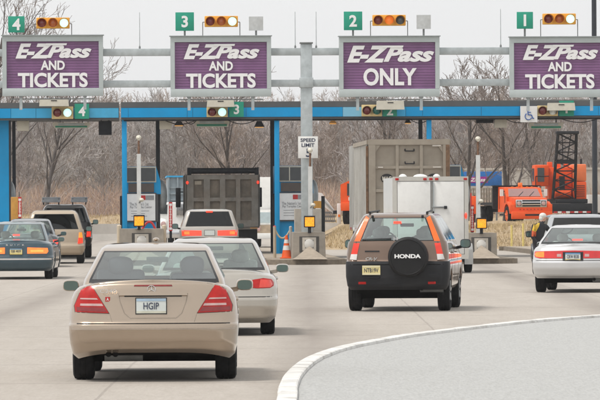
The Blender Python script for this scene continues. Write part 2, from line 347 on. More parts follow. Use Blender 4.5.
def make_car(sp, root):
    """Lofts lower body and cabin, splits them into parts, adds wheels, interior, underbody. Returns the rear-facing lookup surface."""
    L_ = sp['L']; g = Grid(); body = interp(sp['body'], sp.get('nb', 3)); zmax = body[-1][0]; zmin = body[0][0]
    RSb = [k / 10 for k in range(11)]; SSb = [k / 56 for k in range(57)]
    ra, wy, wr = sp['wr'] * 1.17, sp['wy'], sp['wr']; seam = sp['seam']; cb = sp.get('cb', 0.0); drop = sp.get('drop', 0.04); rows = []
    zt = sp['zt']; zlo = sp.get('zlo', 0.55)
    for li, (z, hw, yr, yf, rx, ry) in enumerate(body):
        row = []
        for (x, y, t, f) in full_loop(half_loop(hw, yr, yf, rx, ry, sp.get('frx', 0.35), sp.get('fry', 0.45), sp.get('bow', 0.05), RSb, SSb)):
            k = max(0.0, (z - zlo) / (zmax - zlo)); k = min(1, k); zz = z + (pl(zt, y) - zmax) * k * k * (3 - 2 * k)
            zz -= drop * k ** 3 * (abs(x) / hw) ** 4
            if y < 1.0 and z < seam: zz += cb * (1 - min(1, abs(x) / hw) ** 4) * (seam - z) / (seam - zmin)
            if abs(x) > hw * 0.72:
                for yw in wy:
                    if abs(y - yw) < ra: zz = max(zz, wr + math.sqrt(ra * ra - (y - yw) ** 2) + 0.0006 * li)
            row.append((x, y, zz, t, f, z))
        rows.append(row)
    gk = interp(sp['cabin'], sp.get('nc', 3)); foot = sp['cabin'][1]
    lidx, lidy = sp.get('lid', 0.0), sp.get('lidy', 0.6)
    def bcat(l, i, a, b):
        z = (a[5] + b[5]) / 2; y = (a[1] + b[1]) / 2; t = a[3]
        if z < seam and y < wy[0] - ra * 0.9: return 'rear_bumper'
        if z < seam and y > wy[1] + ra * 0.9: return 'front_bumper'
        if lidx and abs(a[0] + b[0]) / 2 < lidx and y < 0.4 and t == 'r' and z > seam: return 'lid'
        return 'body'
    g.loft(rows, bcat)
    caps = [rows[-1]]
    for s_, dz in ((0.97, 0.010), (0.92, 0.020), (0.84, 0.028), (0.72, 0.036), (0.55, 0.043), (0.3, 0.048), (0.0, 0.05)):
        caps.append([(x * s_, y, z + dz * sp.get('crown', 0.7) + drop * 0.7 * (1 - s_ ** 4) * min(1, (abs(x) / max(0.1, sp['body'][-1][1])) ** 4), t, f, zn) for (x, y, z, t, f, zn) in rows[-1]])
    def ccat(l, i, a, b):
        y = (a[1] + b[1]) / 2; x = abs(a[0] + b[0]) / 2
        if x < foot[1] - 0.05 and foot[2] + 0.05 < y < foot[3] - 0.05: return 'shelf'
        if lidx and y < lidy and x < lidx: return 'lid'
        return 'body'
    g.loft(caps, ccat)
    # cabin
    gl = sp['glass']            # fractions: rear glass RS limit, side windows [(f0,f1),...], level range (l0,l1)
    e = gl['rear']; RSc = [0, e * 0.25, e * 0.5, e * 0.75, e - 0.035, e, min(0.999, e + (1 - e) * 0.5), 1.0] if e < 0.96 else [0, .25, .5, .75, .95, .985, .993, 1.0]
    cuts = sorted({0.0, 1.0} | {x for ab in gl['side'] for x in ab}); SSc = []
    for a, b in zip(cuts[:-1], cuts[1:]): SSc += [a + (b - a) * k / 4 for k in range(4)]
    SSc.append(1.0); crow = []
    for (z, hw, yr, yf, rx, ry) in gk:
        crow.append([(x, y, z - sp.get('cdrop', 0.0) * (abs(x) / hw) ** 2, t, f) for (x, y, t, f) in full_loop(half_loop(hw, yr, yf, rx, ry, sp.get('cfrx', 0.22), sp.get('cfry', 0.25), sp.get('cbow', 0.10), RSc, SSc))])
    nl = sp.get('nc', 3); l0, l1 = gl['lev'][0] * nl, gl['lev'][1] * nl; sl0, sl1 = gl.get('slev', gl['lev'])[0] * nl, gl.get('slev', gl['lev'])[1] * nl
    n = len(crow[0]); half = n // 2
    def gcat(l, i, a, b):
        j = i if i < half else n - 1 - i          # mirrored index of this segment on the right half
        q = crow[0][j]; q2 = crow[0][j + 1] if j + 1 < n else crow[0][0]
        if q[3] == 'r' and gl.get('hasrear', True):
            if l0 <= l < l1 and q2[3] == 'r' and q[4] < e - 0.036: return 'rear_window'
            if l0 - 1 <= l < l1 + 1 and q2[3] == 'r' and q[4] < e - 0.001: return 'window_trim'
        if sl0 <= l < sl1 and q[3] == 's' and q2[3] == 's':
            m = (q[4] + q2[4]) / 2
            for a_, b_ in gl['side']:
                if a_ < m < b_: return ('sw', a_, i < half)
        if sl0 <= l < sl1 and q[3] in ('f',) and q2[3] == 'f': return 'windscreen'
        return 'roof'
    g.loft(crow, gcat)
    top = crow[-1]; caps = [top]
    for s_, dz in ((0.94, 0.008), (0.8, 0.016), (0.55, 0.022), (0.25, 0.026), (0.0, 0.027)): caps.append([(x * s_, y, z + dz * .2, t, f) for (x, y, z, t, f) in top])
    g.loft(caps, lambda l, i, a, b: 'roof')
    bv = g.bvh(); pm = sp['paint']; gm = sp.get('glassmat', GLASS)
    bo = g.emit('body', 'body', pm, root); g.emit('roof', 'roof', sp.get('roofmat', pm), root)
    g.emit('rear_bumper', 'rear_bumper', sp.get('bumpmat', pm), root); g.emit('front_bumper', 'front_bumper', sp.get('bumpmat', pm), root)
    g.emit(sp.get('lidname', 'boot_lid'), 'lid', pm, root); g.emit('parcel_shelf', 'shelf', sp.get('shelf', INTER), root)
    g.emit('window_trim', 'window_trim', sp.get('trim', DARKTRIM), root); g.emit('rear_window', 'rear_window', gm, root)
    for c_ in [k for k in g.f if isinstance(k, tuple)]: g.emit('side_window', c_, sp.get('sidemat', gm), root)
    g.emit('windscreen', 'windscreen', GLASSG if gm is not GLASSD else gm, root)
    # underside
    u = MB(); hw0 = sp['body'][0][1]; zb = zmin + 0.04; tr = sp['track']
    u.box(-hw0 + 0.24, hw0 - 0.24, 0.25, L_ - 0.3, zb, zb + 0.30, UNDER)
    u.box(-tr + 0.1, tr - 0.1, wy[0] - 0.09, wy[0] + 0.09, wr - 0.12, wr + 0.06, UNDER)
    for yw in wy: u.box(-hw0 + 0.05, hw0 - 0.05, yw - ra, yw + ra, wr + ra * 0.75, wr + ra + 0.02, UNDER); u.box(-tr + 0.16, tr - 0.16, yw - ra, yw + ra, wr * 0.9, wr + ra, UNDER)
    u.build('underbody', root)
    wdt = sp.get('ww', 0.205)
    for yw in wy:
        for sd_ in (-1, 1): make_wheel(root, sd_ * (tr - wdt / 2), yw, wr, wdt, sd_, sp.get('rim'))
    # seats
    for (x, y, z0, z1, hwid, hz0, hz1, m) in sp.get('seats', []):
        s = MB(); s.box(x - hwid * 1.9, x + hwid * 1.9, y, y + 0.14, z0, z1, m, bev=0.05); so = s.build('seat', root)
        h = MB(); h.ball((x, y + 0.03, (hz0 + hz1) / 2), hwid, 0.06, (hz1 - hz0) / 2, m, 16, 0.7)
        for q in (-0.5, 0.5): h.tube((x + q * hwid, y + 0.05, z1 - 0.05), (x + q * hwid, y + 0.03, hz0 + 0.03), 0.008, 0.008, 6, CHROME)
        h.build('headrest', so)
    if 'wheelpos' in sp:
        x, y, z = sp['wheelpos']; s = MB(); pts = [(x + 0.18 * math.cos(a), y + 0.06 * math.sin(a), z + 0.17 * math.sin(a)) for a in [2 * PI * k / 20 for k in range(21)]]
        s.path(pts, 0.014, 6, BLACK); s.build('steering_wheel', root)
        d = MB(); d.box(-0.62, 0.62, y + 0.25, y + 0.6, z - 0.25, z - 0.02, INTER, bev=0.04); d.build('dashboard', root)
        d = MB(); d.box(-0.12, 0.12, y - 0.02, y + 0.01, sp.get('rvz', 1.25), sp.get('rvz', 1.25) + 0.06, BLACK, bev=0.012); d.build('rear_view_mirror', root)
    for sd_ in (-1, 1):
        if 'mirror' in sp:
            mx_, my_, mz, mw, mh = sp['mirror']; make_mirror(root, sd_ * mx_, my_, mz, mw, mh, sp.get('mirmat', pm), sd_)
    for (yh, zh) in sp.get('handles', []):
        for sd_ in (-1, 1):
            hit = bv.ray_cast(Vector((sd_ * 3, yh, zh)), Vector((-sd_, 0, 0)))[0]
            if hit: h = MB(); h.box(hit.x - 0.01, hit.x + 0.02 * sd_ + 0.01, yh - 0.10, yh + 0.10, zh - 0.014, zh + 0.014, sp.get('handlemat', pm), bev=0.008); h.build('door_handle', root)
    for ya in sp.get('gaps', []):
        for sd_, dn in ((-1, 'left'), (1, 'right')): poly_strip(bv, [(ya + 0.02, sp['body'][0][0] + 0.12), (ya, 0.6), (ya + 0.02, sp['zt'][len(sp['zt']) // 2][1] - 0.06)], 0.008, DARKTRIM, 'door_gap', root, 0.002, dn)
    if 'headlight' in sp:
        for sd_ in (-1, 1):
            x0, x1, z0, z1 = sp['headlight']; p = [(x0, z0), (x1, z0 + 0.02), (x1, z1), (x0 + 0.03, z1 - 0.03)]
            patch(bv, p if sd_ > 0 else mir(p), CLEARL, 'headlight', root, 0.008, 0.02, 'front')
    return bv
HAZE = 0.00018
# ------------------------------------------------------------------ ground, road, kerb, banks
def sheet(name, vs, fs, m, kind='structure', smooth=False):
    b = MB(); b.add(vs, fs, m, smooth); o = b.build(name, None, fix=False, sharp=None); lab(o, kind=kind); return o
def road_mat():
    m = bpy.data.materials.new('road_concrete'); m.use_nodes = True; t = m.node_tree; l = t.links.new; p = t.nodes['Principled BSDF']; p.inputs['Roughness'].default_value = 0.85
    def N(k, **kw):
        n = t.nodes.new(k)
        for a, b in kw.items(): setattr(n, a, b)
        return n
    def math_(op, a, b=None):
        n = N('ShaderNodeMath', operation=op)
        for i, x in enumerate((a, b)):
            if x is None: continue
            if isinstance(x, (int, float)): n.inputs[i].default_value = x
            else: l(x, n.inputs[i])
        return n.outputs[0]
    def noise(scale, st, det=5, ro=.6):
        mp = N('ShaderNodeMapping'); mp.inputs['Scale'].default_value = st; l(c.outputs['Object'], mp.inputs['Vector'])
        n = N('ShaderNodeTexNoise'); n.inputs['Scale'].default_value = scale; n.inputs['Detail'].default_value = det; n.inputs['Roughness'].default_value = ro; l(mp.outputs['Vector'], n.inputs['Vector']); return n.outputs['Fac']
    c = N('ShaderNodeTexCoord'); sx = N('ShaderNodeSeparateXYZ'); l(c.outputs['Object'], sx.inputs[0])
    def ramp(f, p0, c0, p1, c1):
        r = N('ShaderNodeValToRGB'); r.color_ramp.elements[0].position = p0; r.color_ramp.elements[0].color = c0 + (1,); r.color_ramp.elements[1].position = p1; r.color_ramp.elements[1].color = c1 + (1,); l(f, r.inputs['Fac']); return r.outputs['Color']
    def mixc(f, a, b):
        n = N('ShaderNodeMix', data_type='RGBA')
        if isinstance(f, float): n.inputs[0].default_value = f
        else: l(f, n.inputs[0])
        if isinstance(a, tuple): n.inputs[6].default_value = a + (1,)
        else: l(a, n.inputs[6])
        if isinstance(b, tuple): n.inputs[7].default_value = b + (1,)
        else: l(b, n.inputs[7])
        return n.outputs[2]
    col = ramp(noise(.9, (1, .06, 1)), .3, (.372, .335, .294), .7, (.435, .396, .352))
    col = mixc(math_('MULTIPLY', ramp(noise(3.5, (1, .18, 1), 8, .75), .45, (0, 0, 0), .75, (1, 1, 1)), .5), col, (.29, .25, .21))
    col = mixc(math_('MULTIPLY', ramp(noise(24, (1, .12, 1), 6, .8), .42, (0, 0, 0), .75, (1, 1, 1)), .55), col, (.27, .235, .20))
    # tyre-darkened, oil-dripped middle of each lane (real wear, runs along the lanes)
    ln = math_('ABSOLUTE', math_('SUBTRACT', math_('FRACT', math_('DIVIDE', math_('ADD', sx.outputs['X'], 2.45), 5.2)), .5))
    oil = math_('MULTIPLY', math_('SUBTRACT', 1.0, math_('MINIMUM', math_('MULTIPLY', ln, 7.0), 1.0)), noise(1.1, (1, .10, 1)))
    col = mixc(math_('MULTIPLY', oil, 1.25), col, (.22, .19, .165))
    # slab joints and dark skid smears
    wob = math_('MULTIPLY', math_('SUBTRACT', noise(.8, (1, 1, 1)), .5), .35)
    jy = math_('ABSOLUTE', math_('SUBTRACT', math_('FRACT', math_('DIVIDE', math_('ADD', sx.outputs['Y'], wob), 6.1)), .5))
    j1 = math_('MULTIPLY', math_('LESS_THAN', jy, .010), .32)
    jx = math_('ABSOLUTE', math_('SUBTRACT', math_('FRACT', math_('DIVIDE', math_('ADD', sx.outputs['X'], math_('MULTIPLY', wob, .12)), 3.9)), .5))
    j2 = math_('MULTIPLY', math_('LESS_THAN', jx, .004), .3)
    col = mixc(math_('MAXIMUM', j1, j2), col, (.12, .10, .085))
    sm = math_('MULTIPLY', ramp(noise(1.6, (.35, 1.2, 1), 3, .5), .66, (0, 0, 0), .74, (1, 1, 1)), .30)
    col = mixc(sm, col, (.20, .175, .15))
    l(col, p.inputs['Base Color'])
    b = N('ShaderNodeBump'); b.inputs['Strength'].default_value = .25; b.inputs['Distance'].default_value = .01; l(noise(30, (1, 1, 1), 6, .7), b.inputs['Height']); l(b.outputs['Normal'], p.inputs['Normal'])
    return m
DIRT = M('ground_dirt', (.26, .21, .15), .95, var=.25, scale=.4)
sheet('ground', [(-600, -150, -.06), (600, -150, -.06), (600, 1150, -.06), (-600, 1150, -.06)], [(0, 1, 2, 3)], DIRT)
ROAD = road_mat()
sheet('road', [(-70, -40, 0), (45, -40, 0), (45, 264, 0), (-70, 264, 0)], [(0, 1, 2, 3)], ROAD)
# curved kerb of the near traffic island, read off the photograph where it meets the road
kp = [(277.5, 400), (278, 393), (281, 385), (285, 379), (292.5, 371.5), (302.5, 364.5), (313, 359.5), (326, 354.8), (345, 349.8), (367, 345.5), (396, 340.2), (425, 336.3), (454, 332.6), (483, 329.2), (512, 326.0), (542, 323.2), (571, 320.9), (600, 319.0)]
KP = [Vector((W(x, y, gd(x, y)).x, gd(x, y))) for x, y in kp]
def spline(P, n=5):
    o = []
    for i in range(len(P) - 1):
        a, b, c, d = P[max(i - 1, 0)], P[i], P[i + 1], P[min(i + 2, len(P) - 1)]
        for k in range(n):
            t = k / n; o.append(.5 * ((2 * b) + (c - a) * t + (2 * a - 5 * b + 4 * c - d) * t * t + (3 * b - a - 3 * c + d) * t ** 3))
    return o + [P[-1]]
KS = [Vector((KP[0].x - .06, 20)), Vector((KP[0].x - .03, 40))] + spline(KP) 
dl = (KS[-1] - KS[-6]).normalized(); KS += [KS[-1] + dl * q for q in (3, 8, 16, 30)]
NRM = []
for i in range(len(KS)):
    d = (KS[min(i + 1, len(KS) - 1)] - KS[max(i - 1, 0)]).normalized(); NRM.append(Vector((d.y, -d.x)))
prof = [(0, -.02), (0.0, .04), (.012, .066), (.035, .074), (.175, .074), (.19, .068), (.195, .04), (.195, .0)]
kv = []; rr_ = random.Random(3)
for p, n in zip(KS, NRM):
    j = rr_.uniform(-.002, .002)
    for a, z in prof: q = p + n * (a + j); kv.append((q.x, q.y, z + (rr_.uniform(-.003, .003) if z > .07 else 0)))
NP = len(prof); kf = [(i * NP + k, (i + 1) * NP + k, (i + 1) * NP + k + 1, i * NP + k + 1) for i in range(len(KS) - 1) for k in range(NP - 1)]
KERB = M('kerb_paint', (.66, .65, .625), .85, var=.12, scale=4, bump=.3, dirt=.8, dirtcol=(.27, .245, .21), detail=9)
# joints between the kerb blocks
ac = 0.0; JV = []; JF = []
for i in range(1, len(KS)):
    ac += (KS[i] - KS[i - 1]).length
    if ac > 2.4 and 40 < KS[i].y < 130:
        ac = 0.0; t_ = (KS[i] - KS[i - 1]).normalized() * .007
        for a, z in ((-.002, .0), (-.002, .045), (.03, .0775), (.176, .0775), (.194, .066)):
            for sgn in (-1, 1): q = KS[i] + NRM[i] * a + t_ * sgn; JV.append((q.x, q.y, z))
        o_ = len(JV) - 10; JF += [(o_ + 2 * k, o_ + 2 * k + 1, o_ + 2 * k + 3, o_ + 2 * k + 2) for k in range(4)]
ko = sheet('kerb', kv, kf, KERB)
jo = sheet('kerb_joint', JV, JF, M('kerb_joint_dirt', (.16, .145, .125), .9)); jo.parent = ko; del jo['kind']
MED = M('island_asphalt', (.385, .385, .374), .9, var=.12, scale=34, bump=.4, dirt=.42, dirtcol=(.29, .285, .27), stretch=(1, .12, 1), detail=12)
inn = [p + n * .194 for p, n in zip(KS, NRM)]; far = [Vector((p.x + 60, p.y)) for p in inn]
mv = [(p.x, p.y, .035) for p in inn] + [(34 if p.y < 70 else 44, p.y, .035) for p in inn]; n_ = len(inn)
sheet('median', mv, [(i, n_ + i, n_ + i + 1, i + 1) for i in range(n_ - 1)], MED)
# terrain beyond the plaza: dry grass bank on both sides, wooded slope behind
def ss(a, b, x): t = min(1, max(0, (x - a) / (b - a))); return t * t * (3 - 2 * t)
def terr(x, y):
    r_ = .86 * ss(199, 213, y) * ss(.6, 2.0, x); l_ = 1.15 * ss(265, 284, y)
    return max(r_, l_) - .03 + 5.2 * ss(330, 470, y) + (.10 * math.sin(x * 1.3 + y * .21) + .07 * math.sin(x * .53 - y * .4)) * ss(201, 210, y) * (1 if r_ > .2 or l_ > .2 else 0)
xs = [-90 + 1.2 * i for i in range(151)]; ys = [196 + 1.2 * i for i in range(80)] + [292 + 6 * i for i in range(45)]
tv = [(x, y, terr(x, y)) for y in ys for x in xs]; nx = len(xs)
DRY = M('dry_grass_soil', (.37, .275, .165), .95, var=.25, scale=1.6, bump=.4, dirt=.55, dirtcol=(.235, .165, .10), detail=9)
sheet('grass_bank', tv, [(j * nx + i, j * nx + i + 1, (j + 1) * nx + i + 1, (j + 1) * nx + i) for j in range(len(ys) - 1) for i in range(nx - 1)], DRY, smooth=True)
rg = random.Random(11); gb = MB(); gv = []; gf = []
GRASS = M('dry_grass_blades', (.46, .355, .21), .9, var=.3, scale=.8)
for k in range(26000):
    if k < 17000: x, y = rg.uniform(.8, 16), rg.uniform(200, 222)
    else: x, y = rg.uniform(-20, 3), rg.uniform(268, 292)
    z = terr(x, y)
    if z < .05: continue
    h = rg.uniform(.06, .20); a = rg.uniform(0, PI); dx, dy = math.cos(a) * .022, math.sin(a) * .022; lx, ly = rg.uniform(-.09, .09), rg.uniform(-.09, .09); o = len(gv)
    gv += [(x - dx, y - dy, z - .02), (x + dx, y + dy, z - .02), (x + lx, y + ly, z + h)]; gf.append((o, o + 1, o + 2))
gb.add(gv, gf, GRASS); g_o = gb.build('dry_grass', fix=False); lab(g_o, 'short dry straw coloured grass on the banks beyond the plaza', 'grass', kind='stuff')

# ------------------------------------------------------------------ bare winter wood
def bark(name, c): return M(name, c, .9, var=.25, scale=1.5)
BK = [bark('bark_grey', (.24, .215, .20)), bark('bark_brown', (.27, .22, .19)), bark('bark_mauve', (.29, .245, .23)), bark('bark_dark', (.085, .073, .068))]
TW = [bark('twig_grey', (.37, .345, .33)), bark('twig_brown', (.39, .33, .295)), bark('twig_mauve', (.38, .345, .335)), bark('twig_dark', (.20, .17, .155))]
def grow(rnd, h, spread, lv, trunk_r, kids, droop=0.0, first=.25, minr=.010):
    tr, cr2 = MB(), MB(); segs = [0]
    def tri(b, p, q, r1, r2, m, n=3):
        d = q - p
        if d.length < 1e-5: return
        d.normalize(); u = d.orthogonal().normalized(); v = d.cross(u); vs = []
        for c, r_ in ((p, r1), (q, r2)):
            for k in range(n): a = 2 * PI * k / n; vs.append(c + (u * math.cos(a) + v * math.sin(a)) * r_)
        b.add(vs, [(k, (k + 1) % n, n + (k + 1) % n, n + k) for k in range(n)], m, n > 3)
    def branch(p, d, ln, r, lev, b):
        ns = 5 if lev == 0 else 4 if lev < 3 else 3; pts = [p.copy()]; q = p.copy(); dd = d.copy()
        for k in range(ns):
            dd = (dd + Vector((rnd.uniform(-1, 1), rnd.uniform(-1, 1), rnd.uniform(-.5, .9) - droop * lev)) * (.10 if lev == 0 else .20)).normalized(); q = q + dd * ln / ns; pts.append(q.copy())
        for k in range(ns):
            r1, r2 = r * (1 - .72 * k / ns), r * (1 - .72 * (k + 1) / ns); tri(b, pts[k], pts[k + 1], max(r1, minr), max(r2, minr), 0 if lev < 2 else 1, 7 if lev == 0 else 4 if lev == 1 else 3)
        if lev >= lv: return
        nk = kids[min(lev, len(kids) - 1)]
        for k in range(nk):
            t = first + (1 - first) * (k + rnd.random()) / nk if lev == 0 else .2 + .8 * (k + rnd.random()) / nk
            i = min(ns - 1, int(t * ns)); f = t * ns - i; pp = pts[i].lerp(pts[i + 1], f); az = rnd.uniform(0, 2 * PI); td = (pts[i + 1] - pts[i]).normalized()
            u = td.orthogonal().normalized(); v = td.cross(u); tilt = rnd.uniform(.45, .95) * spread; nd = (td * math.cos(tilt) + (u * math.cos(az) + v * math.sin(az)) * math.sin(tilt) + Vector((0, 0, .16))).normalized()
            rr = r * (1 - .72 * t) * rnd.uniform(.45, .7); branch(pp, nd, ln * rnd.uniform(.42, .68) * (1 - .35 * t if lev == 0 else .9), rr, lev + 1, cr2)
    branch(Vector((0, 0, -.2)), Vector((rnd.uniform(-.06, .06), rnd.uniform(-.06, .06), 1)).normalized(), h, trunk_r, 0, tr)
    return tr, cr2
def tree(rnd, bk, tw, loc, label, group, name='bare_tree', **kw):
    t, c = grow(rnd, **kw); root = thing(name, loc, rnd.uniform(0, 6), label, 'tree', group)
    for b, nm in ((t, 'trunk'), (c, 'crown')):
        ms = [bk, tw]; b.mats = ms; o = b.build(nm, root, fix=False, sharp=None)
    return root
# MB stores integer material slots here: 0 bark, 1 twig
MB_mi = MB.mi
def _mi(s, m): return m if isinstance(m, int) else MB_mi(s, m)
MB.mi = _mi
rt = random.Random(21)
GW = 'bare trees of the wood beyond the plaza'
KIND = ['bare grey forest tree in the wood behind the toll plaza', 'bare reddish brown forest tree in the wood behind the toll plaza', 'bare pale mauve forest tree in the wood behind the toll plaza']
proto = []
for k in range(6):
    proto.append(tree(rt, BK[k % 3], TW[k % 3], (0, 0, 0), KIND[k % 3], GW, h=rt.uniform(4.9, 6.5), spread=rt.uniform(.75, 1.0), lv=4, trunk_r=rt.uniform(.11, .17), kids=(13, 6, 5, 4), first=.14, minr=.013))
used = [False] * 6; cnt = 0
for row, (yy, step, jit) in enumerate(((303, 1.9, 5), (318, 1.75, 6), (335, 1.9, 7), (356, 2.1, 8))):
    hw_ = yy * 310 / F + 2.5; x = -hw_ - 10; hw_ += 6
    while x < hw_:
        px = x + rt.uniform(-.7, .7); y = yy + rt.uniform(-jit, jit); k = rt.randrange(6)
        o = proto[k] if not used[k] else copy_tree(proto[k]); used[k] = True
        sc = rt.uniform(.66, 1.02) * (1 + .12 * (row - 1) * .5); o.scale = (sc * rt.uniform(.9, 1.15), sc * rt.uniform(.9, 1.15), sc); o.rotation_euler = (rt.uniform(-.07, .07), rt.uniform(-.07, .07), rt.uniform(0, 6.28)); o.location = (px, y, terr(px, y) - .1)
        x += step * rt.uniform(.7, 1.3)
# the nearer trees one can tell apart
def near(px, d, seed, label, h, **kw):
    p = W(px, HY, d); p.z = terr(p.x, d) - .05
    a = dict(spread=.85, lv=4, trunk_r=.16, kids=(9, 6, 5, 4), first=.28, minr=.011); a.update(kw)
    return tree(random.Random(seed), BK[3], TW[3], p, label, None, h=h, **a)
near(505, 262, 5, 'dark bare spreading tree rising behind the orange tipper truck', 6.6, spread=1.0, first=.12)
near(466, 266, 9, 'dark bare slim tree rising behind the blue roadside sign', 6.4, first=.2)
near(541, 270, 14, 'dark bare tree with many fine limbs behind the crane', 6.2, first=.15)
near(44, 268, 31, 'dark bare tree with straight upright trunk in the left lane gap', 8.0, trunk_r=.14, kids=(14, 5, 4, 3), first=.35)
near(-14, 262, 44, 'tall bare tree whose twigs reach above the leftmost overhead sign', 11.0, trunk_r=.22, first=.25, kids=(11, 6, 5, 4))
near(232, 275, 52, 'dark bare forked tree rising above the grey dump truck', 6.4, first=.15)
near(392, 280, 63, 'dark bare tree rising above the tan box trailer', 6.2, first=.2)
# undergrowth: a tangle nobody could count
ug = MB(); ru = random.Random(5)
UGM = [bark('brush_red', (.36, .25, .20)), bark('brush_tan', (.46, .34, .25)), bark('brush_grey', (.36, .30, .28))]
for k in range(20000):
    y = ru.uniform(286, 352); x = ru.uniform(-1, 1) * (y * 310 / F + 2) * 1.33 - 1.5; z = terr(x, y); h = ru.uniform(.7, 2.6) * (1 + (y - 286) / 150); p = Vector((x, y, z - .05)); d = Vector((ru.gauss(0, .35), ru.gauss(0, .3), 1)).normalized()
    q = p + d * h * .5; r_ = q + (d + Vector((ru.gauss(0, .4), ru.gauss(0, .3), 0))).normalized() * h * .5; m = UGM[ru.randrange(3)]; w_ = ru.uniform(.012, .026)
    for a, b, w1, w2 in ((p, q, w_, w_ * .8), (q, r_, w_ * .8, w_ * .35), (p.lerp(q, .6), p.lerp(q, .6) + Vector((ru.gauss(0, .5), ru.gauss(0, .3), h * .35)), w_ * .6, w_ * .25), (q, q + Vector((ru.gauss(0, .6), ru.gauss(0, .3), h * .3)), w_ * .6, w_ * .25)):
        n = (b - a).orthogonal().normalized(); n2 = (b - a).cross(n).normalized(); o = [a + n * w1, a - n * .5 * w1 + n2 * .87 * w1, a - n * .5 * w1 - n2 * .87 * w1, b]
        ug.add(o, [(0, 1, 3), (1, 2, 3), (2, 0, 3)], m)
lab(ug.build('undergrowth', fix=False), 'tangled reddish brown winter brush under the bare trees', 'undergrowth', kind='stuff')
# far trees on the slope, one mass
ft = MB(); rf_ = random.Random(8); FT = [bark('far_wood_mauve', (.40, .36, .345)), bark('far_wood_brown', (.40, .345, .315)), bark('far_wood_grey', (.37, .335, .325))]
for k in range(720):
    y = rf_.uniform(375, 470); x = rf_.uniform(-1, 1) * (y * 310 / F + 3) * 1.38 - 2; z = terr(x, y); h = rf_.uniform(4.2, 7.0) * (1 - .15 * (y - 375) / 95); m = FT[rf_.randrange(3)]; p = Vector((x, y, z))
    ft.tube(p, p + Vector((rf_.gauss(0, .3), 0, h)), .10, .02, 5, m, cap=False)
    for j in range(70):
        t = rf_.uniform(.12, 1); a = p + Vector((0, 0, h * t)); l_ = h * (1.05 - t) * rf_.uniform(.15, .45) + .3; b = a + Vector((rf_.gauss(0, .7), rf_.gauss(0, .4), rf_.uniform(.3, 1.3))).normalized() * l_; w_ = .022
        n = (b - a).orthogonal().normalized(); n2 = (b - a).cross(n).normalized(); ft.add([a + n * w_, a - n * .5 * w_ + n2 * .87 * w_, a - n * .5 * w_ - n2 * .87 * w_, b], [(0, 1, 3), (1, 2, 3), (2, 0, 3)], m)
lab(ft.build('far_wood', fix=False), 'faded mauve brown winter wood massed on the slope', 'wood', kind='stuff')

# ------------------------------------------------------------------ the grey winter air

me = bpy.data.meshes.new('haze'); bm = bmesh.new(); bmesh.ops.create_cube(bm, size=1); bmesh.ops.scale(bm, vec=(1240, 1340, 25.2), verts=bm.verts); bmesh.ops.translate(bm, vec=(0, 500, 11.5), verts=bm.verts); bm.to_mesh(me); bm.free()
hm = bpy.data.materials.new('haze_air'); hm.use_nodes = True; ht = hm.node_tree; ht.nodes.clear(); ho = ht.nodes.new('ShaderNodeOutputMaterial'); hv = ht.nodes.new('ShaderNodeVolumePrincipled')
hv.inputs['Color'].default_value = (.93, .94, .96, 1); hv.inputs['Density'].default_value = HAZE; ht.links.new(hv.outputs['Volume'], ho.inputs['Volume']); me.materials.append(hm)
ho_ = bpy.data.objects.new('haze', me); COL.objects.link(ho_); lab(ho_, kind='stuff')
# ------------------------------------------------------------------ low walls beyond the plaza
BARR = M('barrier_concrete', (.46, .43, .39), .85, var=.10, scale=1.5, dirt=.35, dirtcol=(.30, .27, .235))
b = MB(); pr = [(0, 0), (.05, .08), (.20, .33), (.24, .86), (.40, .86), (.44, .33), (.59, .08), (.64, 0)]
b.prism(pr, -26.0, 2.0, BARR, 'x'); o = b.build('concrete_barrier'); o.location = (0, 262.2, 0)
lab(o, 'long pale concrete barrier across the far left end of the plaza', 'barrier')
p0, p1 = W(444, 203, 292), W(680, 203, 288)
b = MB(); ln = (p1 - p0).length; b.box(0, ln, -.12, .12, 0, 2.45, BARR); b.box(0, ln, -.17, .17, 2.45, 2.58, BARR)
for k in range(int(ln / 2.4) + 1): b.box(k * 2.4 - .09, k * 2.4 + .09, -.18, -.121, 0, 2.45, BARR)
o = b.build('concrete_wall'); o.location = (p0.x, p0.y, terr(p0.x, p0.y) - .2 + .35); lab(o, 'long beige concrete wall behind the crane and the orange truck', 'wall')

# ------------------------------------------------------------------ toll lane islands
def at(px, d, dv=0.0):                      # plaza point dv metres further along the lanes than the point seen at column px, distance d
    d += (px - 307) * d / F * math.tan(PLAZA); p = W(px, HY, d); p.z = 0; return p + Vector((-math.sin(PLAZA) * dv, math.cos(PLAZA) * dv, 0))
ISL = [-35, 136, 307, 478, 649]; DI = 152.0
for k, px in enumerate(ISL):
    p = at(px, DI); b = MB(); pts = []; hw = 1.27
    for q in range(13): a = PI + PI * q / 12; pts.append((hw * math.cos(a), .9 + 0.9 * math.sin(a)))
    pts += [(hw, 42), (-hw, 42)]
    b.prism(pts, -.02, .15, M('island_kerb', (.20, .165, .125), .85, var=.3, scale=5, dirt=.6, dirtcol=(.07, .058, .05)), 'z')
    ins = [(x * .93, y * .995 + .06) for x, y in pts]; b.prism(ins, .1505, .165, CONC, 'z')
    o = b.build('traffic_island'); o.location = p; o.rotation_euler = (0, 0, PLAZA); lab(o, kind='structure')

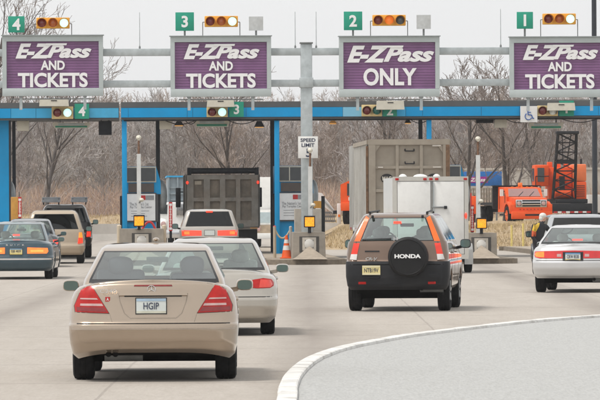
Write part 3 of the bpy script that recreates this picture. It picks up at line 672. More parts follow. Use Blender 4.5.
# ------------------------------------------------------------------ canopy
DC = 170.0; SC = F / DC
can = thing('toll_canopy', at(307, DC), PLAZA, 'bright blue toll canopy fascia spanning the lanes right of the seam, with grey roof edge', 'canopy')
def cx(px): return (px - 307) / SC
Z = lambda py: H + (205.3 - py) / SC          # height on the canopy front (row read near the middle of the photo)
x0, x1 = cx(121.5), cx(820)
b = MB(); b.box(x0, x1, 0, 6.2, Z(119), Z(108.5), ROOFG); b.box(x0, x1, -.06, 6.25, Z(108.4), Z(102.6), ROOFG); b.build('roof', can)
for a, c, m, py0 in ((121.5, 193, BLUE, 0), (193.3, 343, BLUE, 0), (343.3, 362, BLUE3, 0), (362.3, 371, BLUE, 0), (371.3, 406, BLUE2, 0), (406.3, 520, BLUE, 0), (520.3, 820, BLUE, 0)):
    b = MB(); b.box(cx(a), cx(c), -.10, -.005, Z(118), Z(108.6), m); b.build('fascia_panel', can)
b = MB(); b.box(x0, x1, -.07, -.004, Z(120.2), Z(118.15), ROOFG); b.build('gutter', can)
for px in (124.8, 277.2, 429.7): b = MB(); b.box(cx(px) - .085, cx(px) + .085, .02, .19, .16, Z(119.2), BLUE, bev=.015); b.build('front_post', can)
for px in (272.7, 421.2, 306.0, 158.4, 125): b = MB(); X = cx(300 + (px - 300) * 175 / 170) + 0.17; b.box(X - .07, X + .07, 5.0, 5.14, .16, Z(119.2), DKBLUE); b.build('rear_post', can)
for k in range(60):
    X = x0 + .25 + k * .40
    if k % 5 == 0: b = MB(); b.box(X - .006, X + .006, -.104, -.1005, Z(117.6), Z(109), M('seam_dark_blue', (.004, .10, .22), .6)); b.build('fascia_seam', can)  # dark blue joint lines across the fascia
b = MB(); b.tube((x0 + .1, -.03, Z(121)), (x1 - .1, -.03, Z(121)), .022, .022, 8, MACH); b.build('conduit', can)
rc = random.Random(4)
for a, c in ((186, 197), (166, 196), (229, 256), (412, 430), (478, 497), (508, 532), (564, 600)):
    p_ = [(cx(a) + (cx(c) - cx(a)) * k / 8, .5, Z(120.6) - .12 * math.sin(PI * k / 8) - .02) for k in range(9)]; b = MB(); b.path(p_, .014, 6, MACH); b.build('cable', can)
can2 = thing('toll_canopy', at(-30, DC), PLAZA, 'blue toll canopy fascia left of the seam, over the leftmost booth', 'canopy')
def c2(px): return (px + 30) / SC
b = MB(); b.box(c2(-260), c2(119), 0, 6.2, Z(119), Z(108.5), ROOFG); b.box(c2(-260), c2(119), -.06, 6.25, Z(108.4), Z(102.8), ROOFG); b.build('roof', can2)
for a, c, m in ((-260, 11, BLUE), (11.3, 36, BLUE2), (36.3, 89, BLUE2), (89.3, 118.6, M('blue_fascia_light', (.05, .36, .60), .45, var=.08))): b = MB(); b.box(c2(a), c2(c), -.10, -.005, Z(118.2), Z(108.6), m); b.build('fascia_panel', can2)
b = MB(); b.box(c2(-260), c2(119), -.07, -.004, Z(120.4), Z(118.35), ROOFG); b.build('gutter', can2)
for px in (11, ): b = MB(); X = c2(px); b.box(X - .05, X + .07, 4.2, 4.34, .16, Z(119.2), DKBLUE); b.build('rear_post', can2)

# ------------------------------------------------------------------ booths
DGL = M('booth_dark_glass', (.022, .028, .032), .15, var=.2, coat=.6)
PAPER = M('notice_board_white', (.78, .80, .81), .5, var=.05)
GREYT = M('notice_grey_text', (.28, .29, .31), .6)
def booth(px, label, full=True):
    d = 170.6; t = thing('toll_booth', at(px, d), PLAZA, label, 'booth', None); s = F / d; z = lambda py: H + (205 - py) / s; u = lambda q: (q - 124.8) / s
    xr = u(160); x0 = u(122.4)
    b = MB(); b.box(u(125), u(156), .06, 2.6, .165, z(222), BLUE); b.box(u(125), u(158), .06, 2.6, z(221.9), z(194.5), M('booth_grey', (.12, .125, .13), .6, .2)); b.build('lower_wall', t)
    b = MB(); pts = [(u(123), z(194.4)), (u(161), z(194.4)), (u(160.6), z(182)), (u(156.3), z(166.6)), (u(123), z(166.6))]
    b.prism(pts, .05, 2.6, BLUE); b.build('upper_wall', t)
    b = MB(); b.box(u(126.6), u(156.2), .015, .045, z(182.6), z(166.9), M('booth_frame', (.52, .51, .44), .5)); wf = b.build('window', t)
    b = MB(); b.box(u(127.4), u(155.2), -.004, .012, z(181.4), z(168.2), DGL); b.build('pane', wf)
    b = MB(); b.box(u(136.8), u(137.8), -.008, -.0045, z(181.4), z(168.2), M('booth_frame', (.52, .51, .44), .5)); b.build('mullion', wf)
    b = MB(); b.box(u(128.5), u(154), .01, .045, z(192.6), z(183.5), M('booth_dark_panel', (.085, .07, .062), .5)); b.build('dark_panel', t)
    b = MB(); b.box(u(126.2), u(156.4), -.02, .05, z(222.2), z(193.2), M('board_frame', (.06, .06, .065), .5)); b.box(u(127.2), u(155.2), -.03, -.021, z(220.8), z(194.2), PAPER); nb = b.build('notice_board', t)
    b = MB(); b.box(u(140.5), u(145.5), -.038, -.031, z(200.2), z(195.6), REDP); b.build('red_logo', nb)
    b = MB(); b.box(u(145.7), u(154), -.038, -.031, z(200.2), z(195.6), GREYT); b.build('grey_logo', nb)
    text(nb, "The Nation's 1st", u(139), -.032, z(204.2), u(150) - u(131), .105, GREYT, 'notice_lettering', ext=.003, bold=.01)
    text(nb, 'Pay Turnpike Center', u(141), -.032, z(207.6), u(153) - u(131), .105, GREYT, 'notice_lettering', ext=.003, bold=.01)
    for k, wd in enumerate((18, 14, 16)): b = MB(); b.box(u(131), u(131 + wd), -.034, -.031, z(211.4 + k * 2.6), z(210.9 + k * 2.6), GREYT); b.build('small_print', nb)
    b = MB(); b.box(u(157.2), u(160.2), .3, .5, .165, z(194.6), DKBLUE); b.build('side_post', t)
    b = MB(); b.ball((u(161), 1.2, z(196)), .22, .5, .55, GALV, 16, .9); b.build('side_hood', t) if full else None
    b = MB(); b.box(u(120), u(122.4), -.1, .1, .165, z(196), MACH); b.build('black_post', t)
    return t
booth(124.8, 'blue toll booth second from the left with dark window and white notice board')
booth(277.2, 'blue toll booth behind the steel gantry pole with the traffic cone beside it')
bl = booth(-27.7, 'blue toll booth cut off by the left edge of the photo')
b = MB(); s_ = F / 170.6; b.box(17 / s_, 36.7 / s_, -.12, .0, .166, H + (205 - 119.5) / s_, BLUE); b.box(36.75 / s_, 39 / s_, -.10, .1, .166, H + (205 - 119.5) / s_, DKBLUE); b.build('tall_wall', bl)
booth(429.7, 'blue toll booth mostly hidden behind the tan box trailer')

# ------------------------------------------------------------------ gantry with its signs
DG = 154.0; SG = F / DG
gan = thing('sign_gantry', at(307, DG), PLAZA, 'galvanised steel gantry of one tall pole and two long rails', 'gantry')
def gx(px): return (px - 307) / SG
ZG = lambda py: H + (204.3 - py) / SG
b = MB(); b.box(gx(301.3), gx(312.7), -.18, .18, .16, ZG(44), GALV, bev=.03); b.build('pole', gan)
b = MB(); b.box(gx(300.5), gx(313.5), -.22, .22, ZG(44), ZG(42.6), GALVD); b.build('pole_cap', gan)
b = MB(); b.box(gx(300.3), gx(313.7), -.22, .22, ZG(88), ZG(78), GALV, bev=.01); b.build('clamp', gan)
for y0_, y1_ in ((48.4, 55.6), (80, 87)):
    b = MB(); b.box(gx(-150), gx(820), -.16, .10, ZG(y1_), ZG(y0_), GALV, bev=.012); b.build('rail', gan)
for px in (140.5, 296, 317, 501.5):
    b = MB(); y1_ = 12 if px < 450 else 10; b.tube((0, 0, ZG(48.2)), (0, 0, ZG(y1_)), .014, .009, 6, GALV); b.lathe([(.03, 0), (.03, .06), (.012, .09)], (0, 0, ZG(48.3)), GALVD, 10)
    o = b.build('whip_aerial'); o.location = at(px, DG); nm = {140.5: 'between overhead signs 4 and 3', 296: 'just left of the gantry pole', 317: 'just right of the gantry pole', 501.5: 'just left of overhead sign 1'}[px]
    lab(o, 'thin grey whip aerial on the gantry rail ' + nm, 'aerial')
def purple():
    return PURPLE
LENSOFF_R = M('signal_red_off', (.16, .012, .012), .25, var=.2, coat=.5); LENSOFF_A = M('signal_amber_off', (.42, .10, .01), .25, var=.2, coat=.5)
LENSON_G = M('signal_green_lit', (.58, .97, .86), .3, var=.05, emis=.62); LENSOFF_G = M('signal_green_off', (.02, .16, .13), .25, var=.2, coat=.5); LENSDK = M('signal_dark_lens', (.06, .075, .085), .25, var=.2, coat=.5); LENSON_A = M('signal_amber_lit', (.80, .20, .02), .25, var=.1, emis=.25)
def lens(b, x, y, z, r, m):
    b.lathe([(0.001, -.05), (r * .6, -.04), (r, .0)], (x, y, z), m, 20, 'y')
def hood(b, x, y, z, r, m, ln=.22):
    n = 20; vs = []; fs = []
    for k in range(n + 1):
        a = -.25 * PI + 1.5 * PI * k / n
        for rr, yy in ((r, y), (r, y - ln)): vs.append((x + rr * math.cos(a), yy, z + rr * math.sin(a)))
    fs = [(2 * k, 2 * k + 2, 2 * k + 3, 2 * k + 1) for k in range(n)]; b.add(vs, fs, m, True)
def toll_sign(num, pxc, words, dy):
    s = SG; d = DG - .5; p = at(pxc, DG, -.42); t = thing('toll_sign', p, PLAZA, {4: 'purple and tickets overhead sign farthest left, under green number 4', 3: 'purple and tickets overhead sign under green number 3', 2: 'purple overhead sign lettered only, under green number 2', 1: 'purple and tickets overhead sign at the right edge, under green number 1'}[num], 'sign')
    z = lambda py: H + (204.3 + (pxc - 307) * -.005 - py - dy) / s; w_ = 50.2 / s
    T, B = 37.0, 97.0
    f = MB(); f.box(-w_, w_, .0, .20, z(89.2), z(B), SIGNFR, bev=.008); f.box(-w_, -w_ + 4.3 / s, .0, .20, z(T + 5.5), z(89.15), SIGNFR); f.box(w_ - 4.3 / s, w_, .0, .20, z(T + 5.5), z(89.15), SIGNFR); f.box(-w_, w_, .0, .20, z(T), z(T + 5.45), SIGNFR)
    f.box(-w_ - .03, w_ + .03, -.06, .22, z(T - 1.0), z(T) + .003, M('sign_ledge', (.30, .335, .335), .5, .2)); f.build('frame', t)
    b = MB(); n = 17; z0, z1 = z(89.15), z(T + 5.5); xw = w_ - 4.35 / s
    for k in range(n):                               # ribbed purple sheet
        a, c = z0 + (z1 - z0) * k / n, z0 + (z1 - z0) * (k + 1) / n
        b.box(-xw, xw, .095, .15, a + .004, c - .008, PURPLE); b.box(-xw, xw, .115, .15, c - .0079, c + .0039, PURPLE)
    b.build('panel', t)
    text(t, 'E-Z', -.56 if words[1] else -.64, .06, z(52.0 + (0 if words[1] else 2.2)), (1.16 if words[1] else 1.32), (.46 if words[1] else .52), WHITE, 'lettering', shear=.34, bold=.045, ext=.012)
    text(t, 'Pass', .50 if words[1] else .60, .06, z(52.3 + (0 if words[1] else 2.2)), (1.38 if words[1] else 1.56), (.42 if words[1] else .47), WHITE, 'lettering', shear=.36, bold=.04, ext=.012)
    b = MB(); zz = z(45.4 + (0 if words[1] else 1.4)); b.prism([(-.22, zz - .03), (.42, zz - .03), (.44, zz + .03), (-.20, zz + .03)], .03, .09, WHITE); b.build('logo_bar', t)
    if words[1]:
        text(t, words[0], .0, .06, z(66.3), .74, .29, WHITE, bold=.034, ext=.012); text(t, words[1], .0, .06, z(81.0), 2.14, .45, WHITE, bold=.034, ext=.012)
    else: text(t, words[0], .02, .06, z(77), 1.64, .54, WHITE, bold=.034, ext=.012)
    for x in (-.98, .98):
        b = MB(); b.box(x - .045, x + .045, .06, .14, z(110.5), z(98.2), GALV); b.box(x - .06, x + .06, .0, .19, z(98.2), z(B) - .003, GALVD); b.build('bracket', t)
    b = MB(); b.box(-1.3, 1.3, .085, .135, z(100.4), z(99.2), GALVD); b.build('bracket_rail', t)
    # number plate above
    pn = {4: 17.5, 3: 185.5, 2: 353.5, 1: 525}[num]; yb, yt = {4: (32, 15.8), 3: (31, 12.5), 2: (31, 12.3), 1: (30.2, 13.3)}[num]
    q = thing('number_sign', at(pn, DG, -.3), PLAZA, 'small green sign with white number %d on top of the %s' % (num, {4: 'leftmost overhead sign', 3: 'second overhead sign', 2: 'third overhead sign', 1: 'rightmost overhead sign'}[num]), 'sign')
    hs_ = (18.5 if num in (3, 2) else 16.3) / s / 2; b = MB(); b.box(-hs_, hs_, -.02, .02, z(yb) if False else ZG(yb) , ZG(yt), GREEN, bev=.008); b.build('plate', q)
    text(q, str(num), 0, -.024, (ZG(yb) + ZG(yt)) / 2, None, .36, WHITE, bold=.03, ext=.006)
    b = MB(); b.box(-.03, .03, .022, .06, z(T - 1) + .003, ZG(yt + 6), GALVD); b.build('bracket', q)
    # three-lamp signal lying on its side
    ps = {4: 54, 3: 222, 2: 389.5, 1: 559.3}[num]; cy = {4: 22.7, 3: 21.7, 2: 21.2, 1: 20.5}[num]
    g = thing('traffic_signal', at(ps, DG, -.35), PLAZA, 'yellow three lamp signal lying sideways over the %s' % {4: 'leftmost overhead sign', 3: 'second overhead sign, green lit', 2: 'third overhead sign, no green lit', 1: 'rightmost overhead sign'}[num], 'traffic light')
    hw = 16.6 / s; zc = ZG(cy); hh = 5.4 / s; b = MB(); b.box(-hw, hw, .0, .22, zc - hh, zc + hh, YELLOW, bev=.02); hb = b.build('housing', g)
    for k, m in zip((-1, 0, 1), (LENSOFF_R, LENSON_A if num == 2 else LENSOFF_A, LENSDK if num == 2 else LENSON_G)):
        b = MB(); lens(b, k * 11 / s, -.002, zc, 4.3 / s, m); b.build('lens', g); b = MB(); hood(b, k * 11 / s, .0, zc, 4.9 / s, YELLOW, .16); b.build('hood', g)
    for k in (-1, 1):
        b = MB(); b.path([(k * (hw - .01), .1, zc - .02), (k * (hw + .06), .1, zc - .02), (k * (hw + .06), .1, z(T - 1) + .003)], .014, 6, GALVD); b.build('stay', g)
toll_sign(4, 53.6, ('AND', 'TICKETS'), -.2); toll_sign(3, 221.3, ('AND', 'TICKETS'), 0.3); toll_sign(2, 389.4, ('ONLY', ''), 0.3); toll_sign(1, 559.4, ('AND', 'TICKETS'), .7)
for px, y0_, y1_, lb in ((256.7, 31, 17, 'second'), (424, 30, 16, 'third')):
    q = thing('blank_sign', at(px, DG, -.3), PLAZA, 'blank pale grey square plate standing on top of the %s overhead sign' % lb, 'sign')
    b = MB(); b.box(-.22, .22, -.015, .015, ZG(y0_), ZG(y1_), M('blank_plate', (.52, .54, .54), .5, .2, dirt=.3)); b.build('plate', q); b = MB(); b.box(-.03, .03, .017, .06, ZG(36.8), ZG(y1_ + 5), GALVD); b.build('bracket', q)

# ------------------------------------------------------------------ lane lights and small gear on the canopy front
def zc_(px, py): return H + (204 + (300 - px) * .005 - py) / SC
def lane_gear(num, xb, cream, sig, grn, lit, where):
    t = thing('lane_signal', at(sig[0], DC, -.26), PLAZA, 'two lamp signal on the canopy edge below ' + where, 'traffic light')
    c = sig[0]; hw = (sig[2] - sig[1]) / 2 / SC; zt_, zb_ = zc_(c, sig[3]), zc_(c, sig[4]); b = MB(); b.box(-hw, hw, .0, .14, zb_, zt_, M('signal_housing', (.66, .50, .24), .5, var=.12, dirt=.25), bev=.012); b.build('housing', t)
    for k, m in ((-1, LENSOFF_R), (1, lit)):
        b = MB(); lens(b, k * 5.0 / SC, -.002, (zt_ + zb_) / 2, 4.1 / SC, m); b.build('lens', t); b = MB(); hood(b, k * 5.0 / SC, 0, (zt_ + zb_) / 2, 4.6 / SC, MACH, .1); b.build('hood', t)
    q = thing('number_sign', at((grn[0] + grn[1]) / 2, DC, -.24), PLAZA, 'green number plate on the blue canopy edge below ' + where, 'sign'); gc = (grn[0] + grn[1]) / 2
    hw = (grn[1] - grn[0]) / 2 / SC; b = MB(); b.box(-hw, hw, 0, .03, zc_(gc, grn[3]), zc_(gc, grn[2]), GREEN); b.build('plate', q); b = MB(); b.box(-.03, .03, .032, .14, zc_(gc, grn[3]) + .05, zc_(gc, grn[2]) - .05, GALVD); b.build('bracket', q)
    text(q, str(num), 0, -.004, zc_(gc, (grn[2] + grn[3]) / 2), None, .33, WHITE, bold=.03, ext=.006)
    k_ = thing('control_box', at((cream[0] + cream[1]) / 2, DC, -.62), PLAZA, 'cream box on the canopy edge below ' + where, 'box'); cc = (cream[0] + cream[1]) / 2
    hw = (cream[1] - cream[0]) / 2 / SC; b = MB(); b.box(-hw, hw, 0, .30, zc_(cc, cream[3]), zc_(cc, cream[2]), CREAM, top=(.95, 1)); b.build('case', k_); b = MB(); b.box(-.10, .10, -.012, -.001, zc_(cc, cream[2] + 2.3), zc_(cc, cream[2] + 1.4), MACH); b.build('slot', k_)
    b = MB(); b.box(-hw, hw, .305, .36, zc_(cc, cream[2] + 2), zc_(cc, cream[2] + 1), GALVD); b.build('mount', k_)
lane_gear(4, 0, (40, 69.5, 99.3, 106.6), (63, 52.5, 74, 106.8, 119.2), (75.2, 89.6, 104, 119), LENSON_G, 'the leftmost overhead sign')
lane_gear(3, 0, (207, 234.5, 99.8, 107.2), (217.5, 207.3, 228.3, 107.4, 117.2), (229.5, 244, 102, 117), LENSON_G, 'the second overhead sign')
lane_gear(2, 0, (376, 404, 101.0, 109.8), (372, 361.5, 382, 104.8, 116.4), (383, 397, 104.8, 116.4), LENSOFF_G, 'the third overhead sign')
lane_gear(1, 0, (546.5, 574.3, 103, 110.5), (547.5, 537.3, 558, 105.5, 116), (559, 573.8, 100.6, 116), M('signal_white', (.75, .8, .78), .3), 'the rightmost overhead sign')
def small(name, px0, px1, py0, py1, m, label, cat, dep=.3, dv=.5, mk=None):
    c = (px0 + px1) / 2; d_ = DC + dv; s_ = F / d_; q = at(c, DC, dv); hw = (px1 - px0) / 2 / s_; z1, z0 = W(c, py0, d_).z, W(c, py1, d_).z; t = thing(name, q, PLAZA, label, cat); b = MB(); zt_ = Z(119.2)
    if mk == 'lamp': b.prism([(-hw, z0), (hw, z0), (hw * .45, z1), (-hw * .45, z1)], 0, dep, m); b.build('shade', t); b = MB(); b.box(-hw * .8, hw * .8, .02, dep - .02, z0 - .03, z0 - .002, M('lamp_amber', (.8, .40, .10), .3, emis=.3)); b.build('bulb', t)
    elif mk == 'fixture':
        b.prism([(-hw, z0 + (z1 - z0) * .45), (-hw * .9, z0), (hw * .9, z0), (hw, z0 + (z1 - z0) * .45), (hw, z1), (-hw, z1)], 0, dep, m); b.build('case', t)
        b = MB(); b.box(-hw * .86, hw * .86, -.02, -.002, z0 + .02, z0 + (z1 - z0) * .42, M('fixture_green', (.02, .22, .13), .35)); b.build('green_lens', t); b = MB(); b.box(-hw * .7, hw * .7, -.015, -.002, z0 + (z1 - z0) * .55, z1 - .03, GALV); b.build('slot', t)
    else: b.box(-hw, hw, 0, dep, z0, z1, m, bev=.012); b.build('case', t)
    for x in (-hw * .6, hw * .6): b = MB(); b.box(x - .02, x + .02, dep * .4, dep * .6, z1 + .002, max(zt_ - .003, z1 + .02), GALVD); b.build('hanger', t)
small('camera_box', 17, 29, 121, 131, CREAM, 'white box hanging under the canopy at the far left', 'box')
small('light_fixture', 53, 90, 122.6, 128.2, CREAM, 'long lamp with green lens under the canopy beneath the leftmost overhead sign', 'light', mk='fixture')
small('camera_box', 99, 112, 121, 135, MACH, 'black box hanging under the canopy by the seam', 'box')
small('camera_box', 160, 172.3, 119.6, 129.2, CREAM, 'white box hanging under the canopy left of the dump truck lane', 'box')
small('light_fixture', 195, 230, 120.3, 126.8, CREAM, 'long lamp with green lens under the canopy above the dump truck', 'light', mk='fixture')
small('pendant_lamp', 255, 265.3, 121, 126.8, MACH, 'black lamp shade hanging right of the number 3 lane light', 'lamp', mk='lamp')
small('pendant_lamp', 174.5, 184.5, 121.2, 125.3, MACH, 'low dark lamp hanging beside the white box over the dump truck lane', 'lamp', mk='lamp')
small('pendant_lamp', 330, 338, 120.6, 123.2, M('amber_shade', (.65, .33, .08), .4), 'small amber lamp under the canopy right of the gantry pole', 'lamp', mk='lamp')
small('pendant_lamp', 406, 412.5, 119.5, 122.8, MACH, 'small black lamp under the canopy above the tan trailer', 'lamp', mk='lamp')
small('camera_box', 496, 508.4, 117.8, 127.5, CREAM, 'white box hanging under the canopy left of the wheelchair sign', 'box')
small('camera_box', 478, 495, 119.2, 122.8, MACH, 'flat black box under the canopy right of the white trailer', 'box')
small('light_fixture', 530.5, 565, 122.4, 128.6, CREAM, 'long lamp with green lens under the canopy below the wheelchair sign', 'light', mk='fixture')
# wheelchair sign
t = thing('wheelchair_sign', at(528.6, DC, -.3), PLAZA, 'white square sign with blue wheelchair symbol on the canopy edge', 'sign'); zz = zc_(528.6, 114.1); hw = 8.5 / SC
b = MB(); b.box(-hw, hw, 0, .03, zz - hw * .95, zz + hw * .95, WHITEP); b.build('plate', t)
b = MB(); b.box(-.1, .1, .032, .19, zz - .1, zz + .1, GALVD); b.build('bracket', t)
b = MB(); BL = M('symbol_blue', (.02, .10, .35), .5); y_ = -.012; P_ = lambda a, c: (a, y_, zz + c)
b.ball(P_(-.035, .17), .035, .008, .035, BL, 12); b.path([P_(-.035, .13), P_(-.03, -.02), P_(.09, -.03), P_(.135, -.15), P_(.175, -.135)], .017, 8, BL); b.path([P_(-.03, .065), P_(.07, .06)], .014, 8, BL)
b.path([P_(.03 - .0 + .115 * math.cos(a) - .045, -.075 + .115 * math.sin(a)) for a in [2.2 + (2 * PI - 1.9) * k / 18 for k in range(16)]], .015, 8, BL); b.build('wheelchair_symbol', t)
# speed limit sign and posts on the island noses
t = thing('speed_sign', at(308.3, DG - .32), PLAZA, 'white speed limit 5 sign strapped to the gantry pole', 'sign'); z_ = lambda py: H + (204 - py) / SG
b = MB(); b.box(-.305, .305, 0, .02, z_(158.3), z_(136.5), WHITEP, bev=.005); b.build('plate', t); b = MB(); b.box(-.2, .2, .021, .13, z_(148), z_(146), GALVD); b.build('strap', t)
text(t, 'SPEED', 0, -.004, z_(140.2), .46, .11, INK, ext=.003, bold=.02); text(t, 'LIMIT', 0, -.004, z_(145.2), .40, .11, INK, ext=.003, bold=.02); text(t, '5', 0.02, -.004, z_(153), .17, .26, INK, ext=.003, bold=.02)
DW = 153.2; SW = F / DW
WL = {139: 'second booth', 309.3: 'speed limit sign', 478.3: 'white trailer'}
for px, top, bot in ((139, 136, 207), (310.3, 148.5, 212), (478.2, 137, 208)):
    lb = {139: 'before the second booth from the left', 310.3: 'standing in front of the gantry pole', 478.2: 'standing right of the white cargo trailer'}[px]
    d_ = DW - .25 if px == 310.3 else DW; t = thing('detector_post', at(px, d_), PLAZA, 'thin white post with small head ' + lb, 'post'); zt_ = W(px, top, d_).z
    b = MB(); b.box(-.062, .062, -.06, .06, .9, zt_ - .55, M('post_white', (.60, .61, .60), .5, var=.06, dirt=.3)); b.build('pole', t); b = MB(); b.tube((0, 0, zt_ - .55), (0, 0, zt_ - .12), .035, .03, 8, M('rusty_neck', (.16, .085, .05), .8, var=.4, scale=14)); b.build('neck', t)
    b = MB(); b.ball((0, -.02, zt_ - .05), .085, .09, .075, CREAM, 14); b.tube((0, -.1, zt_ - .07), (0, -.16, zt_ - .1), .04, .05, 10, CREAM); b.build('head', t)
    b = MB(); b.ball((.08, -.1, W(px, bot - 7, d_).z), .075, .09, .06, CREAM, 12); b.tube((0, -.05, W(px, bot - 4, d_).z), (.05, -.08, W(px, bot - 6.5, d_).z), .02, .02, 6, GALVD); b.build('lower_head', t)
def crash_block(px, py_top, py_bot, hwpx, amb, label, lampl, xpx=0):
    d_ = 152.8; s_ = F / d_; t = thing('crash_block', at(px, d_), PLAZA, label, 'concrete block'); zt_ = W(px, py_top, d_).z; hw = hwpx / s_
    b = MB(); b.prism([(-hw, .16), (hw, .16), (hw * .97, zt_), (-hw * .97, zt_)], 0, 2.2, CONCB); b.build('block', t)
    b = MB(); c = .0; q = .62 * hw; b.box(-.30, .30, -.012, -.001, zt_ - .62, zt_ - .13, M('recess_dark', (.07, .065, .06), .8)); b.build('recess', t)
    b = MB(); b.box(-.21, .21, -.03, -.013, zt_ - .56, zt_ - .16, M('panel_pale', (.50, .46, .40), .6, var=.1, dirt=.3)); pn = b.build('reflector_panel', t)
    b = MB(); b.lathe([(.001, -.02), (.13, -.015), (.15, -.002)], (0, -.032, zt_ - .36), M('disc_pale', (.60, .585, .55), .4, dirt=.3), 20, 'y')
    for a in (PI / 4, 3 * PI / 4, 5 * PI / 4, 7 * PI / 4): b.ball((.17 * math.cos(a), -.034, zt_ - .36 + .16 * math.sin(a)), .016, .012, .016, GALVD, 8)
    b.build('disc', pn)
    b = MB(); b.prism([(-hw * 1.0, .166), (hw * 1.0, .166), (hw * .72, .30), (0.05, .62), (-.05, .62), (-hw * .72, .30)], -.9, -.032, CONC) if False else b.add([(-hw * 1.05, -1.0, .167), (hw * 1.05, -1.0, .167), (hw * .5, -.04, .30), (0, -.04, .56), (-hw * .5, -.04, .30), (-hw * 1.05, -.04, .167), (hw * 1.05, -.04, .167)], [(0, 1, 3), (1, 6, 2), (1, 2, 3), (0, 3, 4), (0, 4, 5)], CONC); b.build('sloped_nose', t)
    ax = amb[0]; a_ = thing('flashing_beacon', at(ax, d_, -.06), PLAZA, lampl, 'warning light'); zc = W(ax, amb[1], d_).z; r_ = amb[2] / s_
    b = MB(); b.box(-r_, r_, -.10, .06, zc - r_, zc + r_, MACH, bev=.02); b.build('housing', a_); b = MB(); b.box(-r_ * .82, r_ * .82, -.125, -.101, zc - r_ * .82, zc + r_ * .82, AMBLIT, bev=.008); b.build('amber_lens', a_); b = MB(); b.tube((0, 0, zt_ - .03), (0, 0, zc - r_ + .01), .05, .05, 10, MACH); b.build('stem', a_)
    b = MB(); b.box(-r_, r_, -.22, -.11, zc + r_ * .98, zc + r_ * 1.08, MACH); b.build('visor', a_)
crash_block(141.5, 228.8, 0, 22.5, (139, 221, 5.6), 'tan concrete crash block in front of the second booth from the left', 'square amber flashing light on the left crash block')
crash_block(309, 232.2, 0, 16.5, (309.3, 221.8, 5.6), 'grey concrete crash block at the foot of the gantry pole', 'square amber flashing light at the foot of the gantry pole')
crash_block(481, 233, 0, 16.0, (481.2, 223.5, 5.3), 'grey concrete crash block right of the white trailer', 'square amber flashing light right of the white trailer')
# taller concrete pillars behind the middle block
b = MB(); s_ = F / 154.8
for a, c in ((295, 303.5), (313.5, 321.5)): b.box((a - 307) / s_, (c - 307) / s_, .0, .9, .166, W(300, 209, 154.8).z, M('pillar_beige', (.47, .43, .37), .8, var=.1, dirt=.3))
t = thing('pillar_guard', at(307, 155.6), PLAZA, 'pair of beige concrete guard pillars flanking the gantry pole', 'guard pillar'); o = b.build('pillar', t)
def post(px, d_, py_top, r_, m, name, label, cat='post', cap=None):
    t = thing(name, at(px, d_), PLAZA, label, cat); zt_ = W(px, py_top, d_).z; b = MB(); b.tube((0, 0, .16), (0, 0, zt_), r_, r_, 12, m); b.build('shaft', t); b = MB(); b.ball((0, 0, zt_), r_, r_, r_ * .6, cap or m, 12); b.build('cap', t); return t
post(119, 154, 226, .07, TAN, 'bollard', 'tan bollard left of the crash block before the second booth'); post(164, 154, 226, .07, TAN, 'bollard', 'tan bollard right of the crash block before the second booth')
post(274.5, 157, 226.5, .05, TAN, 'bollard', 'slim tan post holding the rope left of the traffic cone', cap=REDP)
post(290.5, 157, 227, .05, M('post_grey', (.45, .43, .40), .6), 'bollard', 'slim grey post right of the traffic cone')
b = MB(); p, q = at(274.5, 157), at(290.5, 157); p.z = W(274.5, 228, 157).z; q.z = W(290.5, 229, 157).z; pts = []
for k in range(13): u = k / 12; v = p.lerp(q, u); v.z -= .33 * 4 * u * (1 - u) * (1.05 - .25 * u); pts.append(tuple(v))
b.path(pts, .028, 7, M('rope', (.56, .47, .33), .8, var=.2)); o = b.build('rope'); lab(o, 'pale rope sagging between two posts by the traffic cone', 'rope')
for px, tp, bt, lb in ((170.6, 202, 231, 'red upright warning board left of the dump truck'), (19.8, 197, 218, 'red upright warning board beside the orange panel at the left'), (472.3, 205, 232, 'red upright warning board right of the white trailer')):
    d_ = 158.; t = thing('warning_board', at(px, d_), PLAZA, lb, 'sign'); z1, z0 = W(px, tp, d_).z, W(px, bt, d_).z; b = MB(); b.box(-.055, .055, 0, .03, z0, z1, REDP); b.build('board', t); b = MB()
    b.box(-.04, .04, -.006, -.001, z1 - .12, z1 - .05, WHITE); b.box(-.04, .04, -.006, -.001, z0 + .04, z0 + .11, WHITE); n = 7
    for k in range(n): zz = z0 + .17 + (z1 - z0 - .34) * k / n; b.box(-.03, .03 - .012 * (k % 2), -.006, -.001, zz, zz + .045, M('board_pale', (.75, .55, .52), .5))
    b.box(-.012, .012, -.0055, -.0008, z0 + .04, z1 - .05, M('board_pale', (.75, .55, .52), .5)); b.build('markings', t); b = MB(); b.box(-.04, .04, .031, .08, .16, z1, MACH); b.build('post', t)
t = thing('machine_cabinet', at(14.8, 159), PLAZA, 'mustard yellow machine cabinet beside the left booth', 'cabinet'); z1 = W(14, 197, 159).z; b = MB(); b.box(-.125, .125, 0, .5, .165, z1, M('mustard_paint', (.52, .26, .04), .55, var=.15, dirt=.3), bev=.015); b.build('case', t)
b = MB(); b.box(.128, .15, .1, .2, .165, W(21.5, 192, 159).z, MACH); b.build('side_post', t)
t = thing('equipment_box', at(317.6, 158), PLAZA, 'small mustard yellow box on a black post right of the gantry pole', 'box'); b = MB(); b.box(-.115, .115, 0, .2, W(317, 208.2, 158).z, W(317, 201, 158).z, M('mustard_paint', (.52, .26, .04), .55)); b.build('case', t); b = MB(); b.box(.12, .23, 0, .12, .166, W(322, 196, 158).z, MACH); b.build('post', t)
